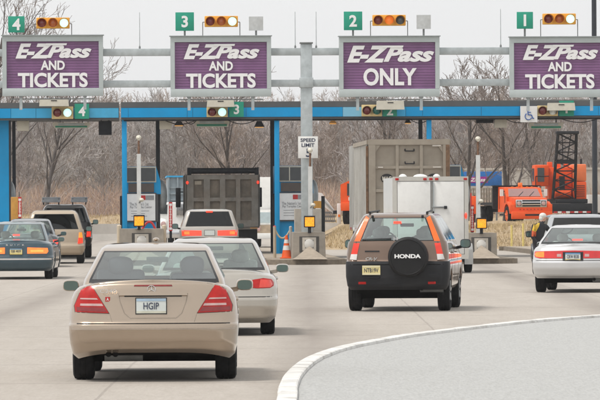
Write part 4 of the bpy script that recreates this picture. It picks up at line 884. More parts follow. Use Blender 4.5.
# traffic cone and red hose coil
t = thing('traffic_cone', at(286.3, 154.6) + Vector((0, 0, .166)), PLAZA, 'orange traffic cone with white bands at the foot of the blue booth', 'traffic cone')
b = MB(); b.box(-.20, .20, -.20, .20, 0, .04, CONE, bev=.012); b.lathe([(.155, .038), (.036, .72), (.0, .725)], (0, 0, 0), CONE, 20); b.build('cone', t)
b = MB(); b.lathe([(.121, .26), (.096, .40)], (0, 0, 0), WHITEP, 20); b.build('white_band', t); b = MB(); b.lathe([(.084, .475), (.064, .585)], (0, 0, 0), WHITEP, 20); b.build('white_band', t)
t = thing('traffic_cone', at(160.5, 156.5) + Vector((0, 0, .166)), PLAZA, 'orange and white cone half hidden behind the left crash block', 'traffic cone')
for ch in [o for o in bpy.data.objects if o.parent and o.parent.name == 'traffic_cone']: c = ch.copy(); COL.objects.link(c); c.parent = t
b = MB(); p = at(141, 153.9); pts = []
for k in range(17): a = k / 16; pts.append((p.x + (142 + 18 * a - 141) / 32.5, p.y, W(141, 229, 153.9).z + .22 * math.sin(PI * min(1, a * 1.25)) - .5 * max(0, a - .6)))
b.path(pts, .035, 8, REDP); o = b.build('hose'); lab(o, 'red hose looped over the left crash block', 'hose')
# tall dark mast on the right
t = thing('light_mast', at(595, 190), PLAZA, 'tall dark mast rising past the rightmost overhead sign', 'mast'); b = MB(); b.tube((0, 0, 0), (0, 0, 11.5), .105, .09, 14, DKBLUE); b.build('pole', t); b = MB(); b.box(-.18, .18, -.18, .18, 0, .06, GALVD); b.build('base_plate', t)
b = MB(); b.beam((0, 0, 11.2), (0, -1.6, 11.6), .07, .07, DKBLUE); b.box(-.14, .14, -2.1, -1.5, 11.55, 11.7, GALVD); b.build('lamp_arm', t)
# yellow bollards on the grass toe, right
for px, tp, lb in ((511.5, 225, 'left'), (523, 223.5, 'middle'), (533.5, 225, 'right')):
    d_ = 196.; t = thing('yellow_bollard', at(px, d_), PLAZA, 'slim pale yellow post before the dry grass bank, %s of three' % lb, 'bollard'); b = MB(); b.tube((0, 0, 0), (0, 0, W(px, tp, d_).z), .045, .045, 10, M('yellow_post', (.66, .52, .17), .55, var=.12)); b.build('shaft', t)
b = MB(); p, q = at(499, 194), at(536, 194); b.box(0, (q - p).length, 0, .22, 0, .16, M('island_kerb', (.20, .165, .125), .85)); o = b.build('kerb'); o.location = p; o.rotation_euler = (0, 0, PLAZA); lab(o, kind='structure')
# blue roadside sign
t = thing('roadside_sign', (lambda p: Vector((p.x, p.y, terr(p.x, p.y))))(W(482, HY, 272)), head(300), 'blue roadside sign with magenta lettered panel behind the white trailer', 'sign'); s_ = F / 272
z = lambda py: W(482, py, 272).z - t.location.z
b = MB(); b.box(-20 / s_, 20 / s_, 0, .06, z(186), z(171.5), M('sign_blue', (.012, .14, .46), .45), bev=.02); b.build('board', t); b = MB(); b.box(-18.5 / s_, 6 / s_, -.02, -.002, z(182.8), z(176.6), M('sign_magenta', (.33, .015, .26), .45)); mg = b.build('magenta_panel', t)
text(mg, 'E-ZPass', -6.5 / s_, -.026, z(179.7), 20 / s_, .20, WHITE, shear=.3, bold=.03, ext=.004)
for x in (-.8, .8): b = MB(); b.box(x - .05, x + .05, .07, .15, 0, z(173), GALVD); b.build('post', t)
# ------------------------------------------------------------------ the cars
def place(name, px, d, vp, label, cat, group=None, py0=None, z=None):
    p = W(px, HY, d); p.z = 0.0 if z is None else z
    return thing(name, p, head(vp), label, cat, group)
def lamp_box(root, x0, x1, y0, y1, z0, z1, m, name): b = MB(); b.box(x0, x1, y0, y1, z0, z1, m, bev=min(0.01, (z1 - z0) * 0.3)); return b.build(name, root)
def exhaust(root, x, y, z, r=0.032, n=1):
    b = MB()
    for k in range(n): b.tube((x + k * r * 2.4, y, z), (x + k * r * 2.4, y + 0.3, z), r, r, 12, CHROME, cap=False); b.tube((x + k * r * 2.4, y + 0.03, z), (x + k * r * 2.4, y + 0.04, z), r * 0.98, r * 0.98, 12, UNDER)
    b.build('exhaust_pipe', root); b = MB(); b.tube((x - 0.05, y + 0.35, z + 0.02), (x + 0.35, y + 0.35, z + 0.02), 0.10, 0.10, 14, GALVD); b.build('silencer', root)
RX = (.22, .22)
# --- champagne saloon in front
P_BENZ = paint('champagne_paint', (0.43, 0.345, 0.265), 0.72, 0.24)
benz = place('saloon_car', 152.5, 52.05, 245, 'champagne gold saloon car nearest the camera, triangular red tail lights, plate HGIP', 'car')
bv = make_car(dict(L=4.52, paint=P_BENZ, nb=4, seam=0.613, cb=0.07, lid=0.50, lidy=0.62, bow=0.07, drop=0.05, crown=0.55,
    body=[(.235, .80, .17, 4.40, .24, .26), (.29, .85, .075, 4.46, .24, .26), (.40, .876, .02, 4.50, .24, .26), (.54, .888, .0, 4.50, .24, .26), (.600, .888, .004, 4.50, .24, .26), (.618, .884, .035, 4.48, .24, .26),
          (.74, .880, .055, 4.45, .24, .28), (.88, .862, .075, 4.38, .24, .28), (.97, .832, .095, 4.32, .23, .28), (1.022, .795, .112, 4.27, .22, .28), (1.040, .775, .135, 4.22, .20, .28)],
    zt=[(0, 1.04), (.6, 1.045), (1.4, .985), (3.0, .97), (4.3, .70)],
    cabin=[(.95, .765, .42, 3.32, .05, .22), (1.068, .738, .55, 3.10, .05, .22), (1.345, .605, 1.24, 2.36, .045, .22), (1.388, .580, 1.36, 2.22, .05, .22), (1.420, .535, 1.54, 2.12, .08, .22), (1.436, .45, 1.72, 2.05, .1, .2)],
    glass=dict(rear=.97, side=[(.06, .16), (.20, .52), (.55, .93)], lev=(1, 2)), wr=.312, wy=(1.02, 3.73), track=.865, ww=.225, shelf=M('shelf_grey', (.30, .30, .28), .8),
    seats=[(-.37, 1.35, .8, 1.16, .135, 1.10, 1.30, SEAT), (.40, 1.35, .8, 1.12, .125, 1.10, 1.30, SEAT), (-.37, 2.2, .8, 1.13, .12, 1.1, 1.27, SEATL), (.37, 2.2, .8, 1.13, .12, 1.1, 1.27, SEATL)],
    wheelpos=(-.37, 2.75, .98), rvz=1.22, mirror=(.955, 2.95, .965, .185, .13), handles=[(1.75, .83), (2.75, .83)], gaps=[1.35, 2.3, 3.35], headlight=(.45, .75, .58, .70)), benz)
TL = [(.463, .722), (.815, .735), (.825, .80), (.757, .962), (.690, 1.000), (.643, 1.008)]
for sg in (1, -1):
    q = TL if sg > 0 else mir(TL); t = patch(bv, q, REDL, 'tail_light', benz, .012, .03)
    p = [(x + (x - .66) * .05, z + (z - .86) * .05) for x, z in TL]; patch(bv, p if sg > 0 else mir(p), M('lens_seal', (.10, .06, .05), .5), 'lens_seal', t, .004, .02)
    p = [(.485, .735), (.80, .748), (.803, .785), (.512, .783)]; patch(bv, p if sg > 0 else mir(p), REDD, 'lens_band', t, .0145, .002)
    for z0, z1, xa in ((.795, .822, .52), (.862, .880, .575)):
        p = [(xa, z0), (.765, z0 + .004), (.762, z1), (xa + .015, z1 - .002)]; patch(bv, p if sg > 0 else mir(p), CLEARL, 'lens_band', t, .015, .002)
patch(bv, [(-.20, 1.000), (.20, 1.000), (.195, 1.015), (-.195, 1.015)], REDD, 'high_brake_light', benz, .006)
poly_strip(bv, [(-.36, .925), (-.345, .84), (-.30, .72), (-.24, .668), (.24, .668), (.30, .72), (.345, .84), (.36, .925)], .010, M('recess_shade_and_gap', (.30, .25, .20), .5, .2), 'plate_recess_shade', benz, .002)  # painted outline stands in for the shaded edge of an unmodelled plate recess
patch(bv, [(-.36, .905), (.36, .905), (.345, .945), (-.345, .945)], P_BENZ, 'boot_handle', benz, .028)
patch(bv, [(-.30, .893), (.30, .893), (.30, .902), (-.30, .902)], DARKTRIM, 'handle_gap', benz, .012)
for z in (.613,): poly_strip(bv, [(-.80, z), (0, z), (.80, z)], .010, DARKTRIM, 'bumper_gap', benz, .004)
poly_strip(bv, [(-.86, .555), (0, .555), (.86, .555)], .016, M('champagne_shade', (.36, .295, .235), .4, .4, coat=.5), 'bumper_moulding', benz, .006)
make_plate(bv, benz, -.02, .795, PLATEW, 'HGIP', .31, .155, cw=.52, band=(M('plate_pale_blue', (.36, .48, .60), .5), M('plate_sand', (.58, .58, .48), .5)))
b = MB()
y0 = bv.ray_cast(Vector((-.018, -3, .965)), Vector((0, 1, 0)))[0].y - 0.008
for k in range(24):
    a, c = 2 * PI * k / 24, 2 * PI * (k + 1) / 24; b.tube((-.018 + .042 * math.cos(a), y0, .965 + .042 * math.sin(a)), (-.018 + .042 * math.cos(c), y0, .965 + .042 * math.sin(c)), .004, .004, 5, CHROME)
for a in (PI / 2, PI * 7 / 6, PI * 11 / 6): b.tube((-.018, y0, .965), (-.018 + .04 * math.cos(a), y0, .965 + .04 * math.sin(a)), .006, .002, 5, CHROME)
b.build('star_badge', benz)
text(benz, 'C240', -.47, y0 - .002, .952, .17, .036, CHROME, 'badge_lettering', ext=.003); text(benz, '4MATIC', .42, y0 - .002, .952, .14, .028, CHROME, 'badge_lettering', ext=.003) if False else None
b = MB(); hy = bv.ray_cast(Vector((-.475, -3, .865)), Vector((0, 1, 0)))[0].y; b.box(-.50, -.45, hy - .006, hy + .01, .842, .89, REDP); st = b.build('sticker', benz); text(st, 'A', -.475, hy - .008, .866, .026, .030, WHITE, 'sticker_letter', bold=.03, ext=.001)
for sg in (1, -1):
    p = [(sg * .452, .705), (sg * .44, .665), (sg * .43, .632)]; poly_strip(bv, p, .007, M('recess_shade_and_gap', (.30, .25, .20), .5, .2), 'boot_gap', benz, .0015)
    p = [(sg * .62, 1.018), (sg * .56, 1.03)]; poly_strip(bv, p, .006, M('recess_shade_and_gap', (.30, .25, .20), .5, .2), 'boot_gap', benz, .0015)
exhaust(benz, -.47, .17, .29, .03, 2)
b = MB(); b.ball((0, 1.95, 1.475), .035, .07, .022, P_BENZ, 12); b.build('roof_aerial', benz)

# --- silver saloon half hidden behind it
P_SIL = paint('silver_beige_paint', (0.48, 0.445, 0.39), 0.65, 0.26)
silver = place('saloon_car', 213, 70.1, 262, 'silver beige saloon car with leaf shaped red tail light, half hidden behind the champagne saloon', 'car')
bv = make_car(dict(L=4.95, paint=P_SIL, nb=4, seam=.55, bow=.09, drop=.07, crown=.8,
    body=[(.18, .80, .17, 4.75, .32, .34), (.26, .87, .05, 4.85, .32, .34), (.40, .90, .0, 4.9, .32, .34), (.53, .905, .0, 4.9, .32, .34), (.556, .90, .03, 4.88, .32, .34), (.68, .90, .05, 4.8, .32, .34), (.80, .878, .08, 4.7, .32, .34), (.865, .845, .115, 4.65, .30, .34), (.89, .81, .16, 4.6, .28, .34)],
    zt=[(0, .89), (.7, .925), (1.5, .93), (3.2, .90), (4.7, .65)],
    cabin=[(.84, .81, .48, 3.5, .05, .24), (.955, .775, .64, 3.25, .05, .24), (1.285, .615, 1.36, 2.42, .05, .24), (1.325, .585, 1.48, 2.3, .06, .22), (1.358, .53, 1.68, 2.2, .1, .2), (1.372, .44, 1.85, 2.12, .1, .2)],
    glass=dict(rear=.97, side=[(.05, .18), (.22, .52), (.55, .93)], lev=(1, 2)), wr=.31, wy=(1.05, 3.80), track=.86, shelf=M('shelf_grey', (.30, .30, .28), .8),
    seats=[(-.37, 2.1, .7, 1.0, .12, .98, 1.17, SEATL), (.37, 2.1, .7, 1.05, .13, 1.0, 1.2, SEATL)], wheelpos=(-.37, 2.75, .90), rvz=1.18, mirror=(.98, 2.9, .915, .19, .125), handles=[(1.8, .78), (2.8, .78)], gaps=[1.35, 2.35, 3.4], headlight=(.5, .8, .55, .68)), silver)
TL = [(.40, .725), (.47, .685), (.62, .668), (.80, .672), (.845, .70), (.85, .75), (.815, .795), (.70, .812), (.56, .790)]
for sg in (1, -1):
    t = patch(bv, TL if sg > 0 else mir(TL), REDL, 'tail_light', silver, .012, .03)
    p = [(.64, .680), (.80, .683), (.832, .72), (.80, .785), (.66, .795)]; patch(bv, p if sg > 0 else mir(p), M('red_lens_bright', (.72, .05, .03), .12, coat=.6), 'lens_band', t, .015, .002)
poly_strip(bv, [(-.82, .55), (0, .55), (.82, .55)], .010, DARKTRIM, 'bumper_gap', silver, .004)
make_plate(bv, silver, 0, .72, PLATEW, None)

# --- bronze off-roader with spare wheel
P_CRV = paint('bronze_paint', (0.20, 0.130, 0.092), 0.55, 0.28)
PLASTIC = M('bumper_plastic', (.020, .021, .024), .6, var=.15, scale=3, spec=.25, dirt=.25, dirtcol=(.07, .065, .06))
crv = place('offroader', 396.3, 85.5, 760, 'bronze off-roader with black spare wheel cover lettered HONDA on its tailgate', 'car')
bv = make_car(dict(L=4.5, paint=P_CRV, bumpmat=PLASTIC, nb=4, seam=.862, cb=.0, bow=.04, drop=.0, crown=.1, lid=.70, lidy=.1, lidname='tailgate', zlo=.9,
    body=[(.37, .82, .12, 4.3, .16, .18), (.44, .865, .03, 4.4, .16, .18), (.60, .888, .0, 4.45, .16, .18), (.80, .890, .0, 4.45, .16, .18), (.853, .885, .015, 4.44, .16, .18), (.868, .876, .06, 4.42, .15, .18), (1.0, .876, .07, 4.4, .14, .18), (1.14, .862, .08, 4.3, .12, .18), (1.205, .846, .095, 4.25, .10, .18)],
    zt=[(0, 1.205), (1.5, 1.19), (3.0, 1.12), (4.3, .92)],
    cabin=[(1.12, .838, .11, 3.5, .07, .2), (1.222, .828, .12, 3.25, .07, .2), (1.595, .640, .30, 2.62, .07, .2), (1.64, .612, .35, 2.5, .07, .2), (1.672, .565, .44, 2.4, .09, .2), (1.685, .48, .6, 2.3, .1, .2)],
    glass=dict(rear=.85, side=[(.04, .24), (.28, .58), (.61, .94)], lev=(1, 2)), cbow=.05, wr=.335, wy=(.82, 3.44), track=.875, ww=.215, shelf=M('shelf_dark', (.05, .05, .05), .8),
    seats=[(-.38, 1.1, .9, 1.28, .12, 1.25, 1.42, SEATL), (.38, 1.1, .9, 1.28, .12, 1.25, 1.42, SEATL), (-.38, 2.0, .9, 1.3, .12, 1.28, 1.46, SEATL), (.38, 2.0, .9, 1.3, .12, 1.28, 1.46, SEATL)], glassmat=glass_mat('car_glass_reflective', (.66, .80, .77), 2.6), wheelpos=(-.38, 2.6, 1.18), rvz=1.44, mirror=(1.02, 2.72, 1.14, .19, .16), mirmat=BLACK, handles=[(1.25, 1.0), (2.2, 1.0)], gaps=[1.05, 1.75, 2.75], headlight=(.45, .78, .8, .95)), crv)
P1 = [(.695, .885), (.815, .895), (.79, .985), (.682, .985)]; P2 = [(.682, .985), (.79, .985), (.735, 1.21), (.635, 1.21)]; P3 = [(.635, 1.21), (.735, 1.21), (.55, 1.64), (.495, 1.60)]
for sg in (1, -1):
    g_ = (lambda p: p) if sg > 0 else mir
    t = patch(bv, g_(P3), M('orange_lens', (.78, .12, .015), .3, coat=.0, emis=.25), 'tail_light', crv, .010, .03)
    patch(bv, g_(P2), M('red_orange_lens', (.66, .03, .012), .15, coat=.5, emis=.2), 'red_lens', t, .0102, .03); patch(bv, g_(P1), M('clear_white_lens', (.75, .72, .70), .12, coat=.6), 'clear_lens', t, .010, .03)
    p = [(.535, .468), (.665, .470), (.665, .512), (.535, .510)] if sg > 0 else [(-.66, .47), (-.53, .47), (-.53, .512), (-.66, .512)]; patch(bv, p, REDL, 'reflector', crv, .008)
b = MB(); cx, cz, rr = .205, .935, .345
b.lathe([(rr * .97, .05), (rr, .0), (rr, -.12), (rr * .97, -.165), (rr * .90, -.19), (rr * .86, -.193), (rr * .84, -.186), (rr * .4, -.196), (0.001, -.198)], (cx, 0, cz), M('spare_cover', (.013, .013, .014), .55, var=.15, spec=.25), 48, 'y')
sp_ = b.build('spare_wheel_cover', crv); text(sp_, 'HONDA', cx, -.212, cz + .015, .45, .072, WHITE, bold=.045, ext=.004)
b = MB(); b.box(cx - .1, cx + .1, -.02, .09, cz - .1, cz + .1, BLACK); b.build('wheel_carrier', crv)
make_plate(bv, crv, -.435, .71, PLATEY, 'NTB19V', .31, .16, band=(M('plate_cream', (.70, .64, .42), .5), M('plate_cream', (.70, .64, .42), .5)))
patch(bv, [(-.58, .575), (-.29, .575), (-.29, .60), (-.58, .60)], BLACK, 'plate_shelf', crv, .03)
text(crv, 'CR-V', -.435, .060, .905, .20, .05, CHROME, 'badge_lettering', bold=.03, ext=.003, shear=.2)
patch(bv, [(-.55, 1.02), (-.30, 1.02), (-.30, 1.045), (-.55, 1.045)], DARKTRIM, 'tailgate_handle', crv, .012)
patch(bv, [(-.07, 1.505), (.07, 1.505), (.065, 1.545), (-.065, 1.545)], REDLIT, 'high_brake_light', crv, .02)
poly_strip(bv, [(-.60, 1.235), (-.10, 1.25)], .022, BLACK, 'rear_wiper', crv, .03)
text(crv, 'H', -.02, .095, 1.245, .075, .06, CHROME, 'badge_emblem', bold=.03, ext=.004)
poly_strip(bv, [(-.70, .87), (-.70, 1.2)], .008, DARKTRIM, 'tailgate_gap', crv, .002); poly_strip(bv, [(.70, .87), (.70, 1.2)], .008, DARKTRIM, 'tailgate_gap', crv, .002)
patch(bv, [(-.80, .80), (.80, .80), (.80, .812), (-.80, .812)], UNDER, 'bumper_groove', crv, .002)
for sg in (1, -1):
    b = MB(); b.tube((sg * .50, .5, 1.70), (sg * .46, 2.2, 1.725), .016, .016, 8, BLACK)
    for yy in (.5, 2.2): b.tube((sg * .49, yy, 1.66), (sg * .49, yy, 1.71), .018, .014, 8, BLACK)
    b.build('roof_rail', crv)
exhaust(crv, .42, .10, .40, .04, 1)
for x in (-.43, .43): lamp_box(crv, x - .02, x + .02, .25, .33, 1.60, 1.65, BLACK, 'glass_hinge')

# --- silver saloon at the right edge
P_CEN = paint('bright_silver_paint', (0.56, 0.56, 0.56), 0.4, 0.32)
cen = place('saloon_car', 572.5, 102.3, 950, 'bright silver saloon car at the right edge with one full width red light bar', 'car')
bv = make_car(dict(L=4.95, paint=P_CEN, nb=4, seam=.665, bow=.10, drop=.05, crown=.7,
    body=[(.30, .78, .16, 4.75, .3, .3), (.36, .83, .05, 4.85, .3, .3), (.5, .858, .0, 4.9, .3, .3), (.64, .860, .0, 4.9, .3, .3), (.668, .855, .03, 4.9, .3, .3), (.72, .85, .05, 4.85, .3, .3), (.86, .835, .07, 4.75, .3, .3), (.925, .80, .10, 4.65, .28, .3), (.955, .77, .15, 4.6, .25, .3)],
    zt=[(0, .955), (.6, 1.0), (1.4, .98), (3.2, .95), (4.6, .70)],
    cabin=[(.92, .78, .42, 3.5, .05, .24), (1.04, .755, .60, 3.25, .05, .24), (1.315, .60, 1.25, 2.42, .05, .24), (1.35, .57, 1.4, 2.3, .06, .22), (1.378, .51, 1.62, 2.2, .1, .2), (1.39, .42, 1.8, 2.12, .1, .2)],
    glass=dict(rear=.97, side=[(.05, .18), (.22, .52), (.55, .93)], lev=(1, 2)), wr=.315, wy=(1.12, 3.88), track=.845, shelf=M('shelf_grey', (.30, .30, .28), .8),
    seats=[(-.37, 2.1, .8, 1.05, .12, 1.03, 1.2, SEATL), (.37, 2.1, .8, 1.05, .12, 1.03, 1.2, SEATL)], wheelpos=(-.37, 2.8, .95), rvz=1.2, mirror=(.90, 2.95, .97, .16, .12), handles=[(1.8, .82), (2.8, .82)], gaps=[1.35, 2.35, 3.4], headlight=(.5, .8, .6, .74)), cen)
LB = [(-.80, .735), (-.70, .712), (.70, .712), (.80, .735), (.825, .80), (.80, .852), (.0, .872), (-.80, .852), (-.825, .80)]
t = patch(bv, LB, M('red_lens_mid', (.62, .02, .02), .12, coat=.6), 'light_bar', cen, .012, .03)
for sg in (1, -1):
    p = [(.60, .73), (.78, .745), (.80, .80), (.77, .838), (.60, .848)]; patch(bv, p if sg > 0 else mir(p), ORLIT, 'indicator_lens', t, .015, .002)
    p = [(.24, .742), (.33, .742), (.33, .80), (.24, .80)]; patch(bv, p if sg > 0 else mir(p), CLEARL, 'reversing_lens', t, .015, .002)
patch(bv, [(-.21, .66), (.21, .66), (.21, .84), (-.21, .84)], DARKTRIM, 'plate_recess', cen, .014)
make_plate(bv, cen, 0, .745, PLATEW, 'CKW 8530', .31, .15, inset=-.012, band=(M('plate_blue', (.12, .28, .50), .5), M('plate_gold', (.60, .50, .16), .5)))
poly_strip(bv, [(-.78, .665), (0, .665), (.78, .665)], .012, DARKTRIM, 'bumper_gap', cen, .004)
b = MB(); b.box(-.11, .11, 1.30, 1.36, 1.06, 1.10, REDLIT); b.build('high_brake_light', cen)
exhaust(cen, .42, .2, .28, .035)

# --- dark blue saloon at the left edge
P_BLU = paint('dark_blue_paint', (0.024, 0.058, 0.080), 0.35, 0.32)
les = place('saloon_car', 15.7, 124.6, 270, 'dark blue saloon car at the left edge with wide orange lit tail lights', 'car')
bv = make_car(dict(L=5.08, paint=P_BLU, nb=4, seam=.585, bow=.08, drop=.05, crown=.8,
    body=[(.21, .82, .16, 4.85, .3, .3), (.28, .89, .05, 4.95, .3, .3), (.42, .925, .0, 5.0, .3, .3), (.565, .93, .0, 5.0, .3, .3), (.59, .925, .04, 5.0, .3, .3), (.68, .92, .05, 4.95, .3, .3), (.82, .895, .07, 4.85, .3, .3), (.90, .85, .10, 4.75, .28, .3), (.93, .81, .15, 4.7, .25, .3)],
    zt=[(0, .93), (.7, .98), (1.5, .97), (3.3, .95), (4.8, .72)],
    cabin=[(.88, .80, .45, 3.6, .05, .24), (.995, .775, .62, 3.35, .05, .24), (1.365, .63, 1.22, 2.52, .05, .24), (1.40, .60, 1.35, 2.4, .06, .22), (1.428, .54, 1.6, 2.3, .1, .2), (1.44, .45, 1.8, 2.2, .1, .2)],
    glass=dict(rear=.97, side=[(.05, .18), (.22, .52), (.55, .93)], lev=(1, 2)), wr=.32, wy=(1.15, 3.96), track=.87, shelf=M('shelf_grey', (.30, .30, .28), .8), roofmat=paint('dark_blue_roof_paint', (.14, .19, .21), .3, .4),  # roof gets a paler blue than the body
    seats=[(-.38, 2.2, .75, 1.02, .12, 1.02, 1.2, SEATL), (.38, 2.2, .75, 1.02, .12, 1.02, 1.2, SEATL)], wheelpos=(-.38, 2.9, .95), rvz=1.2, mirror=(1.0, 3.0, .98, .17, .12), handles=[(1.9, .8), (2.9, .8)], gaps=[1.45, 2.45, 3.5], headlight=(.5, .85, .6, .74)), les)
for sg in (1, -1):
    p = [(.28, .645), (.76, .645), (.80, .70), (.78, .785), (.28, .80)]; t = patch(bv, p if sg > 0 else mir(p), ORLIT, 'tail_light', les, .012, .03)
    p = [(.36, .69), (.68, .69), (.68, .735), (.36, .735)]; patch(bv, p if sg > 0 else mir(p), M('orange_lens_mid', (1.0, .30, .05), .2, coat=.5, emis=.7), 'lens_band', t, .015, .002)
patch(bv, [(-.92, .49), (.92, .49), (.92, .53), (-.92, .53)], CHROME, 'bumper_strip', les, .014)
make_plate(bv, les, 0, .70, PLATEY, 'DJB 4839', .31, .15, band=(M('plate_blue', (.12, .28, .50), .5), M('plate_gold', (.60, .50, .16), .5)))
text(les, 'B  U  I  C  K', -.02, .085, .862, .46, .04, CHROME, 'badge_lettering', ext=.003, bold=.02)
for x in (-.05, .38): b = MB(); b.box(x - .09, x + .09, 1.2, 1.26, 1.08, 1.13, REDLIT); b.build('brake_light', les) if x < 0 else None
# --- dark grey saloon ahead of it
P_GRY = paint('dark_grey_paint', (0.07, 0.078, 0.085), 0.35, 0.36)
dgs = place('saloon_car', 29.5, 148.8, 110, 'dark grey saloon car queuing between the dark blue saloon and the tan minivan', 'car')
bv = make_car(dict(L=4.75, paint=P_GRY, nb=3, seam=.56, bow=.08, drop=.05, crown=.8,
    body=[(.21, .80, .16, 4.5, .3, .3), (.28, .86, .05, 4.6, .3, .3), (.42, .885, .0, 4.65, .3, .3), (.54, .885, .0, 4.65, .3, .3), (.565, .88, .03, 4.65, .3, .3), (.70, .88, .05, 4.6, .3, .3), (.85, .86, .07, 4.5, .3, .3), (.93, .82, .10, 4.4, .28, .3), (.96, .79, .15, 4.35, .25, .3)],
    zt=[(0, .96), (.7, 1.0), (1.5, .97), (3.2, .94), (4.5, .72)],
    cabin=[(.90, .77, .42, 3.4, .05, .24), (1.02, .745, .58, 3.15, .05, .24), (1.37, .60, 1.2, 2.4, .05, .24), (1.405, .57, 1.32, 2.3, .06, .22), (1.435, .51, 1.55, 2.2, .1, .2), (1.45, .42, 1.75, 2.1, .1, .2)],
    glass=dict(rear=.97, side=[(.05, .18), (.22, .52), (.55, .93)], lev=(1, 2)), wr=.31, wy=(1.0, 3.7), track=.845, roofmat=paint('dark_grey_roof_paint', (.20, .215, .225), .3, .4), mirror=(.98, 2.8, .99, .18, .13), handles=[(1.8, .82), (2.7, .82)], gaps=[1.3, 2.3, 3.3], headlight=(.5, .8, .6, .72)), dgs)  # roof colour is a lighter grey than the body paint
for sg in (1, -1):
    p = [(.55, .66), (.80, .66), (.845, .72), (.83, .82), (.60, .82)]; patch(bv, p if sg > 0 else mir(p), REDLIT, 'tail_light', dgs, .012, .03)
make_plate(bv, dgs, 0, .74, PLATEW, None)

# --- vans and off-roaders further on
def van(name, px, d, vp, label, spec, lights, plate, extra=None):
    r_ = place(name, px, d, vp, label, 'car'); z = spec; hw = z['hw']; b0, b1, bt, g1, rf = z['bot'], z['seam'], z['belt'], z['gtop'], z['roof']
    s = dict(L=z['L'], paint=z['paint'], nb=3, seam=b1, bow=.06, drop=.0, crown=.1, zlo=bt - .3, bumpmat=z.get('bump', z['paint']),
        body=[(b0, hw * .92, .12, z['L'] - .2, .2, .2), (b0 + .08, hw * .97, .03, z['L'] - .1, .2, .2), (b0 + .2, hw, .0, z['L'] - .05, .2, .2), (b1 - .012, hw, .0, z['L'] - .05, .2, .2), (b1 + .004, hw * .99, .05, z['L'] - .07, .18, .2), ((b1 + bt) / 2, hw * .99, .06, z['L'] - .1, .16, .2), (bt - .05, hw * .975, .075, z['L'] - .2, .14, .2), (bt, hw * .955, .09, z['L'] - .25, .12, .2)],
        zt=[(0, bt), (1.5, bt), (z['L'] * .68, bt - .06), (z['L'] - .3, bt - .3)],
        cabin=[(bt - .1, hw * .95, .10, z['L'] * .76, .08, .2), (bt + .015, hw * .94, .11, z['L'] * .71, .08, .2), (g1, hw * .78, z['lean'], z['L'] * .58, .08, .2), (g1 + .04, hw * .75, z['lean'] + .05, z['L'] * .55, .08, .2), (rf - .02, hw * .68, z['lean'] + .14, z['L'] * .53, .1, .2), (rf, hw * .58, z['lean'] + .3, z['L'] * .5, .1, .2)],
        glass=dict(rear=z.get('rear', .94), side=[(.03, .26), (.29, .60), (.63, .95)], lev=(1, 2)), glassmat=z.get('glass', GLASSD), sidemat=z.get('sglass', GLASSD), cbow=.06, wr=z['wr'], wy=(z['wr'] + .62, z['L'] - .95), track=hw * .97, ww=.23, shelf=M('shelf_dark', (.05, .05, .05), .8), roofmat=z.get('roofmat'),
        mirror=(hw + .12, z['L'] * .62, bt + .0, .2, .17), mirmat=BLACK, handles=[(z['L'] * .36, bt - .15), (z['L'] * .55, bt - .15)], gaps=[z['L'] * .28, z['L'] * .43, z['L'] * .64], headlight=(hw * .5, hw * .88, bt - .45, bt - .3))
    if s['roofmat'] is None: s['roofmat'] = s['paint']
    bv = make_car(s, r_)
    for poly, m in lights:
        for sg in (1, -1): patch(bv, poly if sg > 0 else mir(poly), m, 'tail_light', r_, .012, .03, res=.1)
    make_plate(bv, r_, plate[0], plate[1], plate[2], None)
    return r_, bv
P_TAN = paint('tan_paint', (.47, .38, .28), .35, .38)
tanv, bv = van('minivan', 54, 157.7, 115, 'tan minivan with dark rear window and orange lit tail light behind the dark grey saloon',
    dict(L=4.8, hw=.96, bot=.28, seam=.60, belt=1.085, gtop=1.56, roof=1.69, lean=.28, wr=.33, paint=P_TAN, rear=.93), [([(.74, .64), (.90, .65), (.90, .82), (.77, .82)], REDLIT), ([(.77, .82), (.90, .82), (.875, .99), (.78, .99)], M('amber_lens_tail', (.9, .30, .03), .15, coat=.5, emis=.5))], (0, .80, PLATEW))
P_DSUV = paint('charcoal_paint', (.085, .075, .07), .35, .4)
dsu, bv = van('offroader', 64.5, 174.8, 115, 'dark off-roader with white roof rack bars ahead of the tan minivan',
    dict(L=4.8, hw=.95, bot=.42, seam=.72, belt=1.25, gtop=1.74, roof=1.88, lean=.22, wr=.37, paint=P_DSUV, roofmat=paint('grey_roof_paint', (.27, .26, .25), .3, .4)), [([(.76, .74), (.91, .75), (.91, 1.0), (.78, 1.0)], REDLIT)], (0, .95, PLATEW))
for x0, x1 in ((-.80, -.15), (.22, .80)):
    b = MB()
    for y, z in ((.45, 1.97), (1.05, 2.06)): b.box(x0, x1, y, y + .10, z - .02, z + .075, M('rack_white', (.85, .87, .90), .4), bev=.015)
    for x in (x0 + .06, x1 - .06): b.tube((x, .5, 1.86), (x, .5, 1.99), .02, .02, 6, BLACK); b.tube((x, 1.1, 1.88), (x, 1.1, 2.08), .02, .02, 6, BLACK); b.tube((x, .5, 1.99), (x, 1.1, 2.08), .015, .015, 6, BLACK)
    b.build('roof_rack', dsu)
P_BEI = paint('beige_paint', (.50, .465, .42), .45, .38)
bei, bv = van('offroader', 209.5, 154, 120, 'beige off-roader with all brake lights lit stopped behind the grey dump truck',
    dict(L=4.7, hw=.91, bot=.35, seam=.80, belt=1.17, gtop=1.62, roof=1.70, lean=.25, wr=.35, paint=P_BEI, rear=.95), [([(.25, .89), (.85, .885), (.86, 1.06), (.25, 1.045)], REDLIT)], (0, .975, PLATEW))
for sg in (1, -1):
    p = [(.62, .93), (.78, .93), (.78, 1.02), (.62, 1.02)]; patch(bv, p if sg > 0 else mir(p), ORLIT, 'lamp_glow', bei, .016, .002)
patch(bv, [(-.10, 1.60), (.10, 1.60), (.10, 1.65), (-.10, 1.65)], REDLIT, 'high_brake_light', bei, .03)
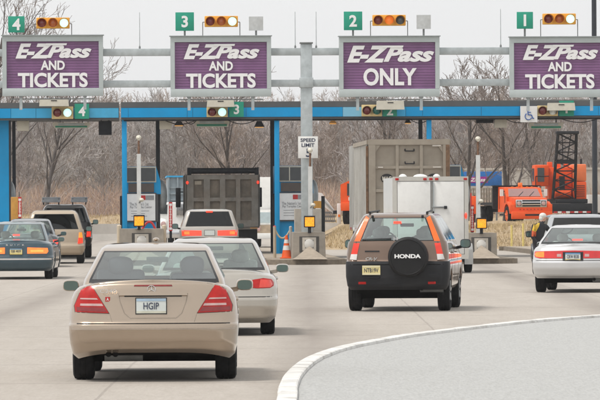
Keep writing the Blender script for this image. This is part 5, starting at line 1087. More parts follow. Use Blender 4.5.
P_WAG = paint('pale_silver_paint', (.36, .375, .39), .4, .36)
wag, bv = van('estate_car', 580, 125, 150, 'pale silver estate car with dark rear window just ahead of the bright silver saloon', 
    dict(L=4.8, hw=.92, bot=.25, seam=.62, belt=1.05, gtop=1.46, roof=1.555, lean=.55, wr=.33, paint=P_WAG, rear=.95), [([(.70, .75), (.87, .75), (.86, .98), (.72, .98)], REDL)], (0, .82, PLATEW))
# ------------------------------------------------------------------ trucks, trailers, machines
RUST = M('rusty_dump_grey', (.24, .225, .20), .7, var=.3, scale=2.2, bump=.15, dirt=.6, dirtcol=(.21, .13, .075))
RUSTP = M('dump_panel', (.205, .175, .14), .75, var=.35, scale=2.0, bump=.15, dirt=.5, dirtcol=(.07, .055, .045))
MACT = M('trailer_tan', (.37, .325, .265), .6, var=.12, scale=1.6, dirt=.45, dirtcol=(.18, .13, .09))
MACP = M('trailer_tan_panel', (.335, .295, .24), .6, var=.14, scale=1.4, dirt=.4, dirtcol=(.17, .125, .09))
MACS = M('trailer_side_grey', (.54, .53, .50), .55, .1, .10, 1.2, dirt=.4, dirtcol=(.22, .19, .15))
RUSTY = M('rusty_post', (.20, .12, .07), .85, var=.4, scale=6)
def truck_wheels(root, ys, half, r=.5, dual=True):
    for y in ys:
        for sd_ in (-1, 1):
            make_wheel(root, sd_ * (half - .14), y, r, .27, sd_, GALVD)
            if dual: make_wheel(root, sd_ * (half - .47), y, r, .27, sd_, GALVD)
# grey dump truck seen from behind
d = 172.0; s_ = F / d; t = thing('dump_truck', at(222.5, d), PLAZA, 'weathered grey dump truck with ribbed tailgate ahead of the beige off-roader', 'truck')
z = lambda py: H - (py - 204.4) / s_; u = lambda px: (px - 222.5) / s_
b = MB(); b.box(-1.24, 1.24, .14, 4.8, z(228), z(174.6), RUST); b.box(-1.27, -1.241, .0, 4.8, z(228), z(174), RUST); b.box(1.241, 1.27, .0, 4.8, z(228), z(174), RUST)
for k in range(7):
    for x in (-1.3, 1.271): b.box(x, x + .03, .4 + .65 * k, .5 + .65 * k, z(226), z(175), RUST)
b.build('dump_body', t)
b = MB(); cols = [(193.7, 203.8), (210, 220), (225.3, 236), (240.3, 251.5)]; rows_ = [(179.5, 197.5), (201.3, 220)]
b.box(-1.235, 1.235, .06, .138, z(227), z(175), RUSTP)
xsr = [u(187)] + [v for c in cols for v in (u(c[0]), u(c[1]))] + [u(258.2)]
for k in range(0, len(xsr), 2): b.box(xsr[k], xsr[k + 1], -.06, .0595, z(227), z(175), RUST)
for a, c in ((175, 179.4), (197.6, 201.2), (220.1, 227)): 
    for k in range(1, len(xsr) - 1, 2): b.box(xsr[k] + .001, xsr[k + 1] - .001, -.055, .0595, z(c), z(a), RUST)
tg = b.build('tailgate', t)
b = MB(); b.box(u(195), u(201.5), .045, .0595, z(184.5), z(181), M('label_pale', (.45, .40, .32), .6, dirt=.4)); b.build('label_plate', tg)
b = MB(); b.tube((u(190), .2, z(170.8)), (u(257), .2, z(170.8)), .10, .10, 14, MACH); b.build('tarp_roll', t)
for px in (189.5, 257): b = MB(); b.box(u(px) - .07, u(px) + .07, .08, .35, z(175), z(167.5), MACH, bev=.015); b.build('tarp_bracket', t)
for px in (187.4, 258): b = MB(); b.ball((u(px), -.08, z(182.5)), .045, .03, .06, REDLIT, 10); b.build('marker_lamp', t)
b = MB(); b.box(-1.2, 1.2, .0, .2, z(229.5), z(227.2), RUST); b.box(.95, 1.2, -.03, -.001, z(228.8), z(227.7), M('stripe_orange', (.7, .35, .12), .5)); b.build('rear_beam', t)
b = MB(); b.box(-.45, -.25, .5, 8.4, .75, 1.02, MACH); b.box(.25, .45, .5, 8.4, .75, 1.02, MACH); b.box(-1.15, 1.15, .45, .52, .95, 1.06, MACH); b.build('chassis', t)
for x in (-.87, .87): b = MB(); b.box(x - .33, x + .33, .25, .27, .25, .98, BLACK); b.build('mud_flap', t)
truck_wheels(t, (1.3, 2.6), 1.22); truck_wheels(t, (7.2,), 1.2, dual=False)
b = MB(); b.box(-1.1, 1.1, 5.3, 7.0, .9, 2.75, M('cab_dark', (.06, .06, .065), .5), bev=.08); b.box(-.8, .8, 7.0, 8.4, .8, 1.9, M('cab_dark', (.06, .06, .065), .5), bev=.1); b.build('cab', t)
for sg in (-1, 1): b = MB(); b.box(sg * 1.45 - .09, sg * 1.45 + .09, 6.6, 6.68, 1.75, 2.45, MACH, bev=.02); b.tube((sg * 1.1, 6.7, 2.3), (sg * 1.42, 6.65, 2.3), .02, .02, 6, MACH); b.build('wing_mirror', t)
# tan box trailer
d = 155.; s_ = F / d; t = thing('box_trailer', at(409.3, d), PLAZA, 'tall tan box trailer with weathered double braced rear gate, ahead of the white trailer', 'trailer')
z = lambda py: H - (py - 203.5) / s_; u = lambda px: (px - 409.3) / s_
LEN = 9.5
b = MB(); b.box(-1.26, 1.26, .12, LEN, 1.0, z(140.6), MACS)
for k in range(15): b.box(-1.30, -1.261, .5 + k * .85, .62 + k * .85, 1.0, z(141.5), MACS); b.box(1.261, 1.30, .5 + k * .85, .62 + k * .85, 1.0, z(141.5), MACS)
b.box(-1.31, -1.2605, .12, LEN, z(144), z(139.8), MACT); b.box(1.2605, 1.31, .12, LEN, z(144), z(139.8), MACT); b.box(-1.32, -1.2605, .12, LEN, .95, 1.15, MACS); b.build('trailer_body', t)
b = MB(); b.box(-1.22, 1.22, .03, .118, 1.0, z(140.8), MACP); gt = b.build('rear_gate', t)
b = MB(); b.box(-1.26, 1.26, -.08, .117, z(144.8), z(139.2), MACT)
b.box(-1.26, u(375.5), -.08, .117, .98, z(144.9), MACT); b.box(u(443.2), u(446), -.08, .117, .98, z(144.9), MACT); b.box(u(446.05), 1.26, -.09, .117, .98, z(144.9), RUSTY)
for a, c in ((395.8, 398.8), (420, 423)): b.box(u(a), u(c), -.05, .0295, 1.0, z(145), MACT)
for a, c in ((165.8, 168.6), (189, 192)):
    for p_, q_ in ((375.6, 395.7), (398.9, 419.9), (423.1, 443.1)): b.box(u(p_), u(q_), -.045, .0295, z(c), z(a), MACT)
b.prism([(u(375.6), z(145)), (u(375.6), z(152)), (u(380.6), z(145))], -.05, .0295, MACT); b.prism([(u(443.1), z(145)), (u(437.5), z(145)), (u(443.1), z(153))], -.05, .0295, MACT)
b.build('gate_frame', gt)
b = MB()
for py in (150.5, 163.2):
    x0, x1 = u(405.3), u(414.3); b.path([(x0, .02, z(py - 1.5)), (x0, -.05, z(py + .5)), (x1, -.05, z(py + .5)), (x1, .02, z(py - 1.5))], .018, 6, MACH)
b.build('grab_handle', gt)
for px in (387, 433.5):
    b = MB(); b.lathe([(.001, -.012), (.19, -.012), (.20, .0)], (0, 0, 0), DARKTRIM, 28, 'y')
    b.v = [(x * .95 + u(px), y + .0, zz * .72 + z(178.4)) for x, y, zz in b.v]; ov = b.build('oval_badge', gt); text(ov, 'MAC', u(px), -.016, z(178.4), .29, .13, M('badge_cream', (.62, .58, .50), .5), bold=.04, ext=.003)
for px0, px1, py in ((378, 383, 167.2), (433, 441, 167.2), (432.5, 441, 145.8)):
    b = MB(); b.box(u(px0), u(px1), -.09, -.0505 if py > 150 else -.0805, z(py + .6), z(py - .6), M('reflector_tape', (.66, .62, .56), .4)); b.build('reflective_tape', gt)
b = MB(); b.box(-1.34, -1.27, -.02, .12, .95, z(146), RUSTY); b.box(-1.30, -1.2605, .12, .38, 1.0, z(145), M('gap_dark', (.05, .042, .035), .8)); b.build('hinge_post', t)
for k in range(6): b = MB(); b.box(-1.325, -1.3205, .5 + k * 2.0, 1.5 + k * 2.0, .99, 1.07, M('reflector_red', (.5, .10, .07), .4) if k % 2 else WHITE); b.build('side_tape', t)
b = MB(); b.box(-1.2, 1.2, 0, .12, .5, .62, GALVD); b.box(-.5, -.35, .3, LEN, .7, .98, MACH); b.box(.35, .5, .3, LEN, .7, .98, MACH); b.box(-1.1, -1.0, .05, .12, .6, .98, GALVD); b.box(1.0, 1.1, .05, .12, .6, .98, GALVD); b.build('chassis', t)
for x in (-.95, .95): b = MB(); b.box(x - .09, x + .09, -.12, -.1 + .02, .78, .9, REDL, bev=.01); b.build('tail_light', t)
truck_wheels(t, (1.4, 2.7), 1.24)
truck_wheels(t, (LEN - 1.2, LEN + 2.6), 1.2); b = MB(); b.box(-1.0, 1.15, LEN + .5, LEN + 3.2, .9, 3.0, GALVD, bev=.1); b.build('tractor_cab', t)
# white cargo trailer
d = 131.5; s_ = F / d; t = thing('cargo_trailer', at(430.5, d), PLAZA, 'white enclosed cargo trailer with double rear doors in front of the bronze off-roader', 'trailer')
z = lambda py: H - (py - 203.4) / s_; u = lambda px: (px - 430.5) / s_
WHT = M('trailer_white', (.70, .70, .68), .42, var=.03, coat=.2, dirt=.15); WHF = M('trailer_frame', (.53, .52, .48), .4, .25, .05, dirt=.15)
b = MB(); b.box(-.985, .985, .05, 4.9, .42, z(177.6), WHT); b.build('box_body', t)
b = MB(); b.box(-1.0, 1.0, -.01, .06, z(181), z(176.6), WHF); b.box(-1.0, u(397), -.01, .06, .38, z(181.05), WHF); b.box(u(464.5), 1.0, -.01, .06, .38, z(181.05), WHF); b.box(u(397), u(464.5), -.01, .06, .38, .5, WHF); b.build('door_frame', t)
for a, c in ((397.4, 430.6), (433.2, 464.1)):
    b = MB(); b.box(u(a), u(c), -.005, .048, .51, z(181.4), WHT, bev=.012); dr = b.build('rear_door', t)
b = MB(); b.box(u(430.9), u(433), .0, .048, .51, z(181.3), M('seal_grey', (.25, .25, .24), .6)); b.build('door_seal', t)
b = MB(); b.box(u(432), u(446), -.05, -.0055, z(208), z(206.6), GALVD, bev=.008); b.box(u(444), u(447), -.06, -.0055, z(209), z(206), MACH, bev=.008); b.tube((u(433.6), -.03, .55), (u(433.6), -.03, z(183)), .014, .014, 8, GALV); b.build('door_latch', t)
for px in (397, 425, 431, 436.8, 465.5): b = MB(); b.box(u(px) - .045, u(px) + .045, -.035, -.0105, z(180.2), z(178), REDL, bev=.008); b.build('marker_lamp', t)
for px in (395, 465.8): b = MB(); b.ball((u(px), -.02, z(216)), .035, .03, .085, REDLIT, 12); b.build('tail_light', t)
for px, y, r_ in ((405, 1.0, .11), (424, 1.6, .2), (440, 1.4, .10)): b = MB(); b.ball((u(px), y, z(177)), r_, r_, .09, WHT, 14); b.build('roof_vent', t)
for sg in (-1, 1):
    b = MB(); n = 10; R_ = .42; pts = [(1.9 + R_ * math.cos(PI - PI * k / n), .36 + R_ * math.sin(PI * k / n)) for k in range(n + 1)] + [(1.9 + R_ * .88 * math.cos(PI * k / n), .36 + R_ * .88 * math.sin(PI * k / n)) for k in range(n + 1)]
    xa, xb = (.99, 1.22) if sg > 0 else (-1.22, -.99); b.prism(pts, xa, xb, WHT, 'x'); b.box(xa, xb, 1.47, 1.49, .22, .62, WHT); b.build('mudguard', t)
    make_wheel(t, sg * 1.11, 1.9, .34, .2, sg, WHITEP); 
b = MB(); b.box(-.9, .9, .1, 4.8, .30, .418, MACH); b.beam((-.6, 4.8, .38), (0, 6.2, .42), .08, .1, MACH); b.beam((.6, 4.8, .38), (0, 6.2, .42), .08, .1, MACH); b.build('chassis', t)

# lorries beyond the booths, facing the camera
def cab_front(t, hw, zt_, m): pass
d = 214.; s_ = F / d; p = at(181.5, d); t = thing('semi_truck', p, PLAZA, 'white long nosed lorry with tall chrome grille facing us left of the dump truck', 'truck'); z = lambda py: H - (py - 204.5) / s_
b = MB(); b.prism([(-.62, .6), (.62, .6), (.58, z(203)), (-.58, z(203))], .0, 1.8, WHITEP); b.build('bonnet', t)
b = MB(); b.box(-.24, .24, -.05, -.001, z(216.5), z(202.6), CHROME, bev=.02)
for k in range(7): b.box(-.20 + k * .06, -.17 + k * .06, -.07, -.0505, z(215.5), z(204), MACH)
b.build('grille', t); b = MB(); b.box(-1.15, 1.15, 1.8, 3.6, .7, 1.95, WHITEP, bev=.1); cb_ = b.build('cab', t); b = MB(); b.box(-1.0, 1.0, 1.77, 1.80, 1.45, 1.85, DGL); b.build('windscreen', cb_)
for sg in (-1, 1):
    b = MB(); b.ball((sg * .85, .9, .85), .32, .75, .42, WHITEP, 14, .8); b.build('wing', t); b = MB(); b.lathe([(.001, -.03), (.10, -.02), (.12, .02)], (sg * .78, .12, 1.02), CLEARL, 14, 'y'); b.build('headlight', t); make_wheel(t, sg * .95, .9, .5, .28, sg, GALVD)
    b = MB(); b.tube((sg * 1.2, 3.5, .7), (sg * 1.2, 3.5, 2.1), .08, .08, 10, CHROME); b.build('exhaust_stack', t); b = MB(); b.box(sg * 1.4 - .1, sg * 1.4 + .1, 2.1, 2.16, 1.7, 2.3, MACH); b.build('wing_mirror', t)
b = MB(); b.box(-1.2, 1.2, -.22, -.06, .42, .78, CHROME, bev=.03); b.build('front_bumper', t); b = MB(); b.box(-.5, .5, 1.0, 5.5, .55, .8, MACH); b.build('chassis', t); truck_wheels(t, (4.6,), 1.2)
d = 221.; s_ = F / d; t = thing('tipper_trailer', at(196.2, d), PLAZA, 'blue grey ribbed trailer with bright blue top edge behind the white lorry', 'trailer'); z = lambda py: H - (py - 204.5) / s_
GB = M('trailer_bluegrey', (.25, .30, .33), .55, var=.08, dirt=.25)
b = MB(); b.box(-1.25, 1.25, .05, 9, .95, z(177.2), GB)
for k in range(7): b.box(-1.25, 1.25, .0, .048, .95 + k * .27, 1.02 + k * .27, GB)
for x in (-1.25, -.85, .4): b.box(x, x + .07, -.04, -.001, .95, z(177.3), GB)
b.build('trailer_body', t); b = MB(); b.box(-1.3, 1.3, -.05, 9.05, z(177.15), z(175.5), BLUE2); b.build('top_edge', t); b = MB(); b.box(-.5, .5, .2, 8.5, .6, .94, MACH); b.build('chassis', t); truck_wheels(t, (6.5, 7.8), 1.2)
d = 212.; s_ = F / d; t = thing('box_truck', at(276, d), PLAZA, 'white box lorry facing us between the dump truck and the blue booth', 'truck'); z = lambda py: H - (py - 204.2) / s_
b = MB(); b.box(-1.2, 1.2, 1.6, 6.5, .9, z(177), WHITEP, bev=.03); b.build('cargo_box', t)
b = MB(); b.prism([(-.1, .55), (-.1, z(224)), (.35, z(211)), (1.55, z(209.5)), (1.55, .55)], -1.05, 1.05, M('lorry_cab_white', (.62, .61, .58), .4, coat=.3, dirt=.3), 'x'); cb_ = b.build('cab', t)
b = MB(); b.add([(-.95, -.10, z(222.5)), (.95, -.10, z(222.5)), (.9, .30, z(212.2)), (-.9, .30, z(212.2))], [(0, 1, 2, 3)], glass_mat('lorry_glass', (.60, .70, .72), 3.2)); b.build('windscreen', cb_)
b = MB(); b.box(-1.0, 1.0, -.16, -.105, .5, z(225), M('lorry_front_tan', (.42, .33, .235), .7, var=.15, dirt=.5)); b.build('front_panel', t); b = MB(); b.box(-1.1, 1.1, -.3, -.165, .38, .62, WHITEP, bev=.02); b.build('front_bumper', t)
for sg in (-1, 1): b = MB(); b.box(sg * .8 - .13, sg * .8 + .13, -.19, -.161, .72, .9, CLEARL, bev=.01); b.build('headlight', t); make_wheel(t, sg * .92, .75, .4, .24, sg, GALVD); b = MB(); b.box(sg * 1.2 - .08, sg * 1.2 + .08, .2, .25, 1.3, 1.8, MACH); b.build('wing_mirror', t)
truck_wheels(t, (5.3,), 1.1, .4)

def on_bank(px, d): p = W(px, HY, d); p.z = terr(p.x, p.y); return p
# orange tipper lorry on the bank
d = 244.; s_ = F / d; p = on_bank(531, d); p.z = W(531, 224.3, d).z; t = thing('tipper_truck', p, R(13), 'orange stake bed lorry with chrome grille parked on the dry grass bank', 'truck'); z = lambda py: W(531, py, d).z - p.z; u = lambda px: (px - 532.5) / s_
ORM = ORANGE
b = MB(); pr = [(.0, .55), (.0, z(201)), (.06, z(198.3)), (1.15, z(196.6)), (1.15, .55)]
b.prism(pr, -.82, .82, ORM, 'x'); b.build('bonnet', t)
b = MB(); b.prism([(1.151, .6), (1.151, z(196.4)), (1.55, z(187.6)), (2.7, z(186.6)), (2.75, .6)], -.92, .92, ORM, 'x'); cb_ = b.build('cab', t)
b = MB(); x0, x1 = .82, .74; b.add([(-x0, 1.14, z(196.2)), (x0, 1.14, z(196.2)), (x1, 1.505, z(188.4)), (-x1, 1.505, z(188.4))], [(0, 1, 2, 3)], glass_mat('lorry_glass', (.60, .70, .72), 3.2)); b.build('windscreen', cb_)
for sg in (-1, 1):
    x = sg * .925; b = MB(); b.add([(x, 1.45, z(195.5)), (x, 2.3, z(195.5)), (x, 2.3, z(189)), (x, 1.7, z(189))], [(0, 1, 2, 3)], DGL); b.build('side_window', cb_)
    b = MB(); n = 10; pts = [(.62 + .58 * math.cos(PI - PI * k / n), .62 + .50 * math.sin(PI * k / n)) for k in range(n + 1)]; pts = pts + [(1.12, .62), ] + [(.62 + .46 * math.cos(PI * k / n), .6 + .40 * math.sin(PI * k / n)) for k in range(1, n)] + [(.12, .62)]
    xa, xb = (.821, 1.07) if sg > 0 else (-1.07, -.821); b.prism(pts, xa, xb, ORM, 'x'); b.box(xa, xb, -.05, .12, .52, .98, ORM, bev=.02); b.build('wing', t)
    make_wheel(t, sg * .95, .65, .44, .26, sg, ORANGE2)
    b = MB(); b.box(sg * 1.12 - .08, sg * 1.12 + .08, 1.3, 1.36, z(196), z(189), WHITEP); b.tube((sg * .9, 1.5, z(191)), (sg * 1.12, 1.36, z(191)), .02, .02, 6, MACH); b.build('wing_mirror', t)
    b = MB(); b.lathe([(.001, -.045), (.085, -.04), (.10, -.02)], (sg * .62, -.055, z(203.5)), CLEARL, 16, 'y'); b.build('headlight', t)
b = MB(); b.box(-.78, .78, -.06, -.001, z(207.2), z(199.6), CHROME, bev=.012); gr = b.build('grille', t); b = MB()
for k in range(3): b.box(-.46, .46, -.07, -.0605, z(206.6 - k * 2.5), z(205 - k * 2.5), MACH)
for sg in (-1, 1): b.box(sg * .62 - .13, sg * .62 + .13, -.068, -.0605, z(206.4), z(200.4), GALVD)
b.build('grille_gap', gr); 
b = MB(); b.box(-1.03, 1.03, -.22, -.065, z(219), z(211.5), ORM, bev=.03); b.box(-.95, .95, -.06, .3, z(211.4), z(207.4), ORM); b.box(-.36, .36, -.228, -.2205, z(215.8), z(214), MACH); b.build('front_bumper', t)
b = MB(); 
for k in range(7): b.box(-.6 + k * .18, -.52 + k * .18, -.066, -.061, z(210), z(208.8), M('grille_letters_dark', (.35, .05, .01), .5))
b.build('bonnet_lettering', t)
b = MB(); b.box(-.80, .80, 1.12, 1.16, z(196.9), z(196.3), MACH); b.build('bonnet_gap', t)
for k in range(5): b = MB(); b.box(-.5 + k * .25 - .05, -.5 + k * .25 + .05, 1.58, 1.66, z(187.8), z(186.5), AMBER, bev=.01); b.build('roof_lamp', t)
for x in (-.3, .25): b = MB(); b.beam((x, 1.14, z(195.8)), (x + .28, 1.36, z(191.5)), .02, .02, MACH); b.build('wiper', t)
for sg in (-1, 1):
    b = MB(); b.box(sg * .93 - .01, sg * .93 + .01, 1.42, 1.435, .75, z(195.5), MACH); b.box(sg * .93 - .01, sg * .93 + .01, 2.45, 2.465, .75, z(195.5), MACH); b.build('door_gap', t)
    b = MB(); b.box(sg * .93 - .02, sg * .93 + .02, 1.5, 2.35, .42, .52, MACH); b.build('step', t)
b = MB(); b.box(-1.15, 1.15, 2.85, 2.95, .75, z(185.8), MACH); b.box(-1.2, 1.2, 2.55, 2.96, z(186), z(185), MACH); b.build('headboard', t)
b = MB(); b.box(-.10, .10, 1.9, 2.05, z(186.5), z(182.4), AMBER, bev=.02); b.build('beacon', t)
b = MB(); b.box(-1.15, 1.15, 2.97, 7.2, .95, 1.08, MACH)
for k in range(9):
    for x in (-1.16, 1.12): b.box(x, x + .04, 3.05 + .5 * k, 3.15 + .5 * k, 1.08, 1.75, M('stake_wood', (.20, .17, .135), .8))
    for zz in (1.2, 1.45, 1.68):
        if k < 8:
            for x in (-1.13, 1.09): b.box(x, x + .03, 3.15 + .5 * k, 3.55 + .5 * k, zz, zz + .12, M('stake_wood', (.20, .17, .135), .8))
b.build('stake_bed', t); b = MB(); b.box(-.45, .45, .5, 7.1, .6, .94, MACH); b.build('chassis', t); truck_wheels(t, (5.6,), 1.1, .45)
# crane with black lattice jib
d = 252.; s_ = F / d; p = on_bank(566, d); p.z = W(566, 223, d).z; t = thing('mobile_crane', p, R(2), 'orange crane with black lattice jib on a black carrier, right of the orange lorry', 'crane'); z = lambda py: W(566, py, d).z - p.z; u = lambda px: (px - 566) / s_
b = MB(); b.box(u(551.5), u(592), -.2, 6.5, z(212), z(203.5), MACH, bev=.03); b.box(u(556), u(588), .1, 6.2, z(203.4), z(199), MACH, bev=.03); b.box(u(552), u(592), -.3, -.201, z(213), z(210.8), MACH); b.build('carrier', t)
b = MB()
for k in range(9): b.box(u(553) + k * .21, u(553) + k * .21 + .19, -.33, -.301, z(212.9), z(211.3), REDP if k % 2 == 0 else WHITE)
b.build('warning_strip', t)
for y in (.8, 2.2, 4.8, 6.0):
    for sg in (-1, 1): make_wheel(t, sg * .9, y, .5, .3, sg, GALVD)
b = MB(); b.box(u(536.8), u(551), 1.2, 3.0, z(186), z(164.5), ORANGE, bev=.06); cb_ = b.build('cab', t); b = MB(); b.box(u(539.5), u(546.3), 1.17, 1.199, z(181.5), z(167.5), DGL); b.build('front_window', cb_); b = MB(); b.box(u(536.5), u(536.78), 1.5, 2.7, z(181), z(168), DGL); b.build('side_window', cb_)
b = MB(); b.box(u(575.5), u(588.3), .9, 3.6, z(200.5), z(181.5), ORANGE, bev=.06); b.box(u(575.5), u(588.3), .9, 3.6, z(181.3), z(164), ORANGE2, bev=.07); b.build('engine_cover', t)
b = MB(); b.box(u(551.5), u(575), 1.6, 3.8, z(199), z(167), ORANGE, bev=.04)
for k in range(3): b.box(u(551) + k * .42, u(551) + k * .42 + .25, 2.0, 2.4, z(170), z(161.5 + k), ORANGE, bev=.03)
b.build('machinery_house', t)
b = MB(); b.tube((u(586), 2.6, z(164)), (u(586), 2.6, z(158.5)), .06, .06, 10, MACH); b.build('exhaust_pipe', t)
b = MB()
for k in range(6): b.box(u(578), u(586.5), .885, .898, z(196.5 - k * 2.1), z(195.6 - k * 2.1), M('louvre_dark', (.20, .03, .006), .6))
b.build('louvre', t)
b = MB(); b.path([(u(537.5), 1.1, z(187)), (u(537.5), 1.1, z(176)), (u(551), 1.1, z(176))], .025, 6, MACH); b.build('hand_rail', t)
b = MB(); b.tube((u(557), 1.3, z(194)), (u(573), 1.3, z(194)), .22, .22, 14, ORANGE); b.box(u(562), u(567), 1.2, 1.7, z(192), z(176), MACH); b.build('winch', t)
b = MB(); T0, B0 = z(133.5), z(199); xb, xt = .56, .46; yb0, yt0 = .55, -1.6; dep = .75; n = 7
def cn(i, sx, back): f = i / n; hwid = xb + (xt - xb) * f; return Vector((sx * hwid - .03, yb0 + (yt0 - yb0) * f + (dep if back else 0), B0 + (T0 - B0) * f))
for i in range(n):
    for sx in (-1, 1):
        for bk in (0, 1): b.tube(cn(i, sx, bk), cn(i + 1, sx, bk), .045, .045, 7, MACH)
        b.tube(cn(i, sx, i % 2), cn(i + 1, sx, 1 - i % 2), .028, .028, 6, MACH)
    for bk in (0, 1): b.tube(cn(i, -1 if i % 2 else 1, bk), cn(i + 1, 1 if i % 2 else -1, bk), .025, .025, 6, MACH); b.tube(cn(i, 1 if i % 2 else -1, bk), cn(i + 1, -1 if i % 2 else 1, bk), .018, .018, 6, MACH) if bk == 0 else None; b.tube(cn(i + 1, -1, bk), cn(i + 1, 1, bk), .03, .03, 6, MACH)
for i in (0, 4, n):
    for sx in (-1, 1): b.tube(cn(i, sx, 0), cn(i, sx, 1), .035, .035, 6, MACH)
c = cn(n, 0, 0); b.box(c.x - .56, c.x + .56, c.y - .05, c.y + .85, c.z - .05, c.z + .10, MACH, bev=.02); c = cn(4, 0, 0); b.box(c.x - .52, c.x + .52, c.y - .03, c.y + .1, c.z - .12, c.z + .10, MACH); b.tube(cn(n, -.5, 1), cn(n - 3, -.2, 1), .025, .025, 6, MACH); b.tube(cn(n, .5, 1), cn(n - 3, .2, 1), .025, .025, 6, MACH)
b.build('lattice_jib', t)
# ribbed pale trailer far right
d = 258.; s_ = F / d; p = on_bank(612, d); t = thing('storage_trailer', p, R(1), 'pale ribbed storage trailer at the far right behind the silver cars', 'trailer'); z = lambda py: W(612, py, d).z - p.z; b = MB(); hw = 23 / s_; b.box(-hw, hw, 0, 2.4, .55, z(194.5), WHITEP)
for k in range(12): b.box(-hw + k * hw / 6 + .02, -hw + k * hw / 6 + .08, -.03, -.001, .6, z(195), WHITEP)
b.build('trailer_body', t)
for x in (-.6, .5): make_wheel(t, x, .3, .35, .22, 1, GALVD)
b = MB(); b.box(-hw, hw, .3, 2.0, .4, .549, MACH); b.build('chassis', t)
# orange lorry cab left of the tan trailer
d = 226.; s_ = F / d; p = on_bank(352, d); p.z = W(352, 224.5, d).z; t = thing('orange_truck', p, R(-8), 'orange lorry cab peeping out left of the tan box trailer', 'truck'); z = lambda py: W(352, py, d).z - p.z; u = lambda px: (px - 352) / s_
b = MB(); b.prism([(-.52, .75), (1.3, .75), (1.3, z(178.5)), (-.08, z(180.2)), (-.52, z(184.5))], .0, 1.9, ORANGE); cb_ = b.build('cab', t)
b = MB(); b.box(u(347.2), u(351.2), -.02, -.001, z(195.5), z(183.5), DGL); b.build('window', cb_); b = MB(); b.box(u(348.6), u(352.6), -.03, -.002, z(200.5), z(197.2), WHITE); b.build('white_marking', cb_)
b = MB(); b.box(-.5, 1.3, -.12, -.005, .62, 1.0, ORANGE, bev=.02); b.build('front_bumper', t); b = MB(); b.box(-.3, 1.1, .2, 5.5, .55, .745, MACH); b.box(-.45, 1.25, 1.95, 5.6, .75, 1.7, ORANGE); b.build('truck_bed', t)
for y in (.8, 4.4):
    for x in (-.35, 1.15): make_wheel(t, x, y, .42, .28, -1 if x < 0 else 1, GALVD)
# white digger arm and yard gear beyond the middle booth
d = 232.; s_ = F / d; p = on_bank(326, d); p.z = W(326, 224, d).z; t = thing('digger', p, 0, 'white machine with bent arm on the dry grass right of the gantry pole', 'digger'); z = lambda py: W(326, py, d).z - p.z; u = lambda px: (px - 326) / s_
b = MB(); A = [(u(314), z(214)), (u(314.6), z(199)), (u(317.5), z(192.3)), (u(322), z(193)), (u(328.5), z(202)), (u(335.8), z(212)), (u(333.5), z(213.5)), (u(326.5), z(208.5)), (u(321), z(203.8)), (u(319.5), z(214))]
b.prism(A, 0, .35, WHITEP); b.build('arm', t); b = MB(); b.box(u(311), u(322), -.2, 1.6, z(223), z(212.5), WHITEP, bev=.05); b.build('body', t)
b = MB(); b.tube((u(323), -.05, z(199)), (u(333), -.05, z(210)), .05, .04, 8, GALV); b.build('ram', t)
for x in (u(312.5), u(320.5)): b = MB(); b.box(x - .2, x + .2, -.35, 2.0, .0, .32, MACH, bev=.1); b.build('track', t)
b = MB(); b.box(u(333), u(337.5), -.1, .5, z(214), z(210.5), MACH, bev=.03); b.build('bucket', t)
d = 236.; s_ = F / d; p = on_bank(330, d); p.z = W(330, 222, d).z; t = thing('pallet_stack', p, 0, 'grey slatted crate stack on the dry grass beside the white machine', 'crate'); z = lambda py: W(330, py, d).z - p.z; u = lambda px: (px - 330) / s_; b = MB(); GW_ = M('grey_wood', (.20, .19, .18), .8)
for k in range(6): b.box(u(324.5) + k * .085, u(324.5) + k * .085 + .05, 0, .04, 0, z(211.5), GW_)
for py in (221, 216.5, 212.5): b.box(u(324.3), u(335.5), .042, .9, z(py) - .05, z(py) + .04, GW_)
b.build('slats', t)
d = 229.; p = on_bank(339, d); p.z = W(339, 224, d).z; t = thing('white_post', p, 0, 'stout white post with amber lamp left of the orange lorry cab', 'post'); z = lambda py: W(339, py, d).z - p.z; b = MB(); b.box(-.09, .09, 0, .18, 0, z(203.5), WHITEP, bev=.02); b.build('shaft', t); b = MB(); b.box(-.05, .05, -.03, -.002, z(217), z(214.5), AMBER); b.build('amber_lamp', t)
d = 230.; p = on_bank(474.8, d); p.z = W(475, 224, d).z; t = thing('orange_machine', p, 0, 'slim orange machine mast just right of the white cargo trailer', 'machine'); z = lambda py: W(475, py, d).z - p.z; b = MB(); b.box(-.14, .14, 0, .5, z(214), z(196), ORANGE, bev=.04); b.build('head', t); b = MB(); b.box(-.10, .04, .1, .4, 0, z(214) - .003, MACH); b.build('mast', t); b = MB(); b.box(-.2, -.145, .05, .2, z(212), z(193), REDP); b.build('red_tube', t)

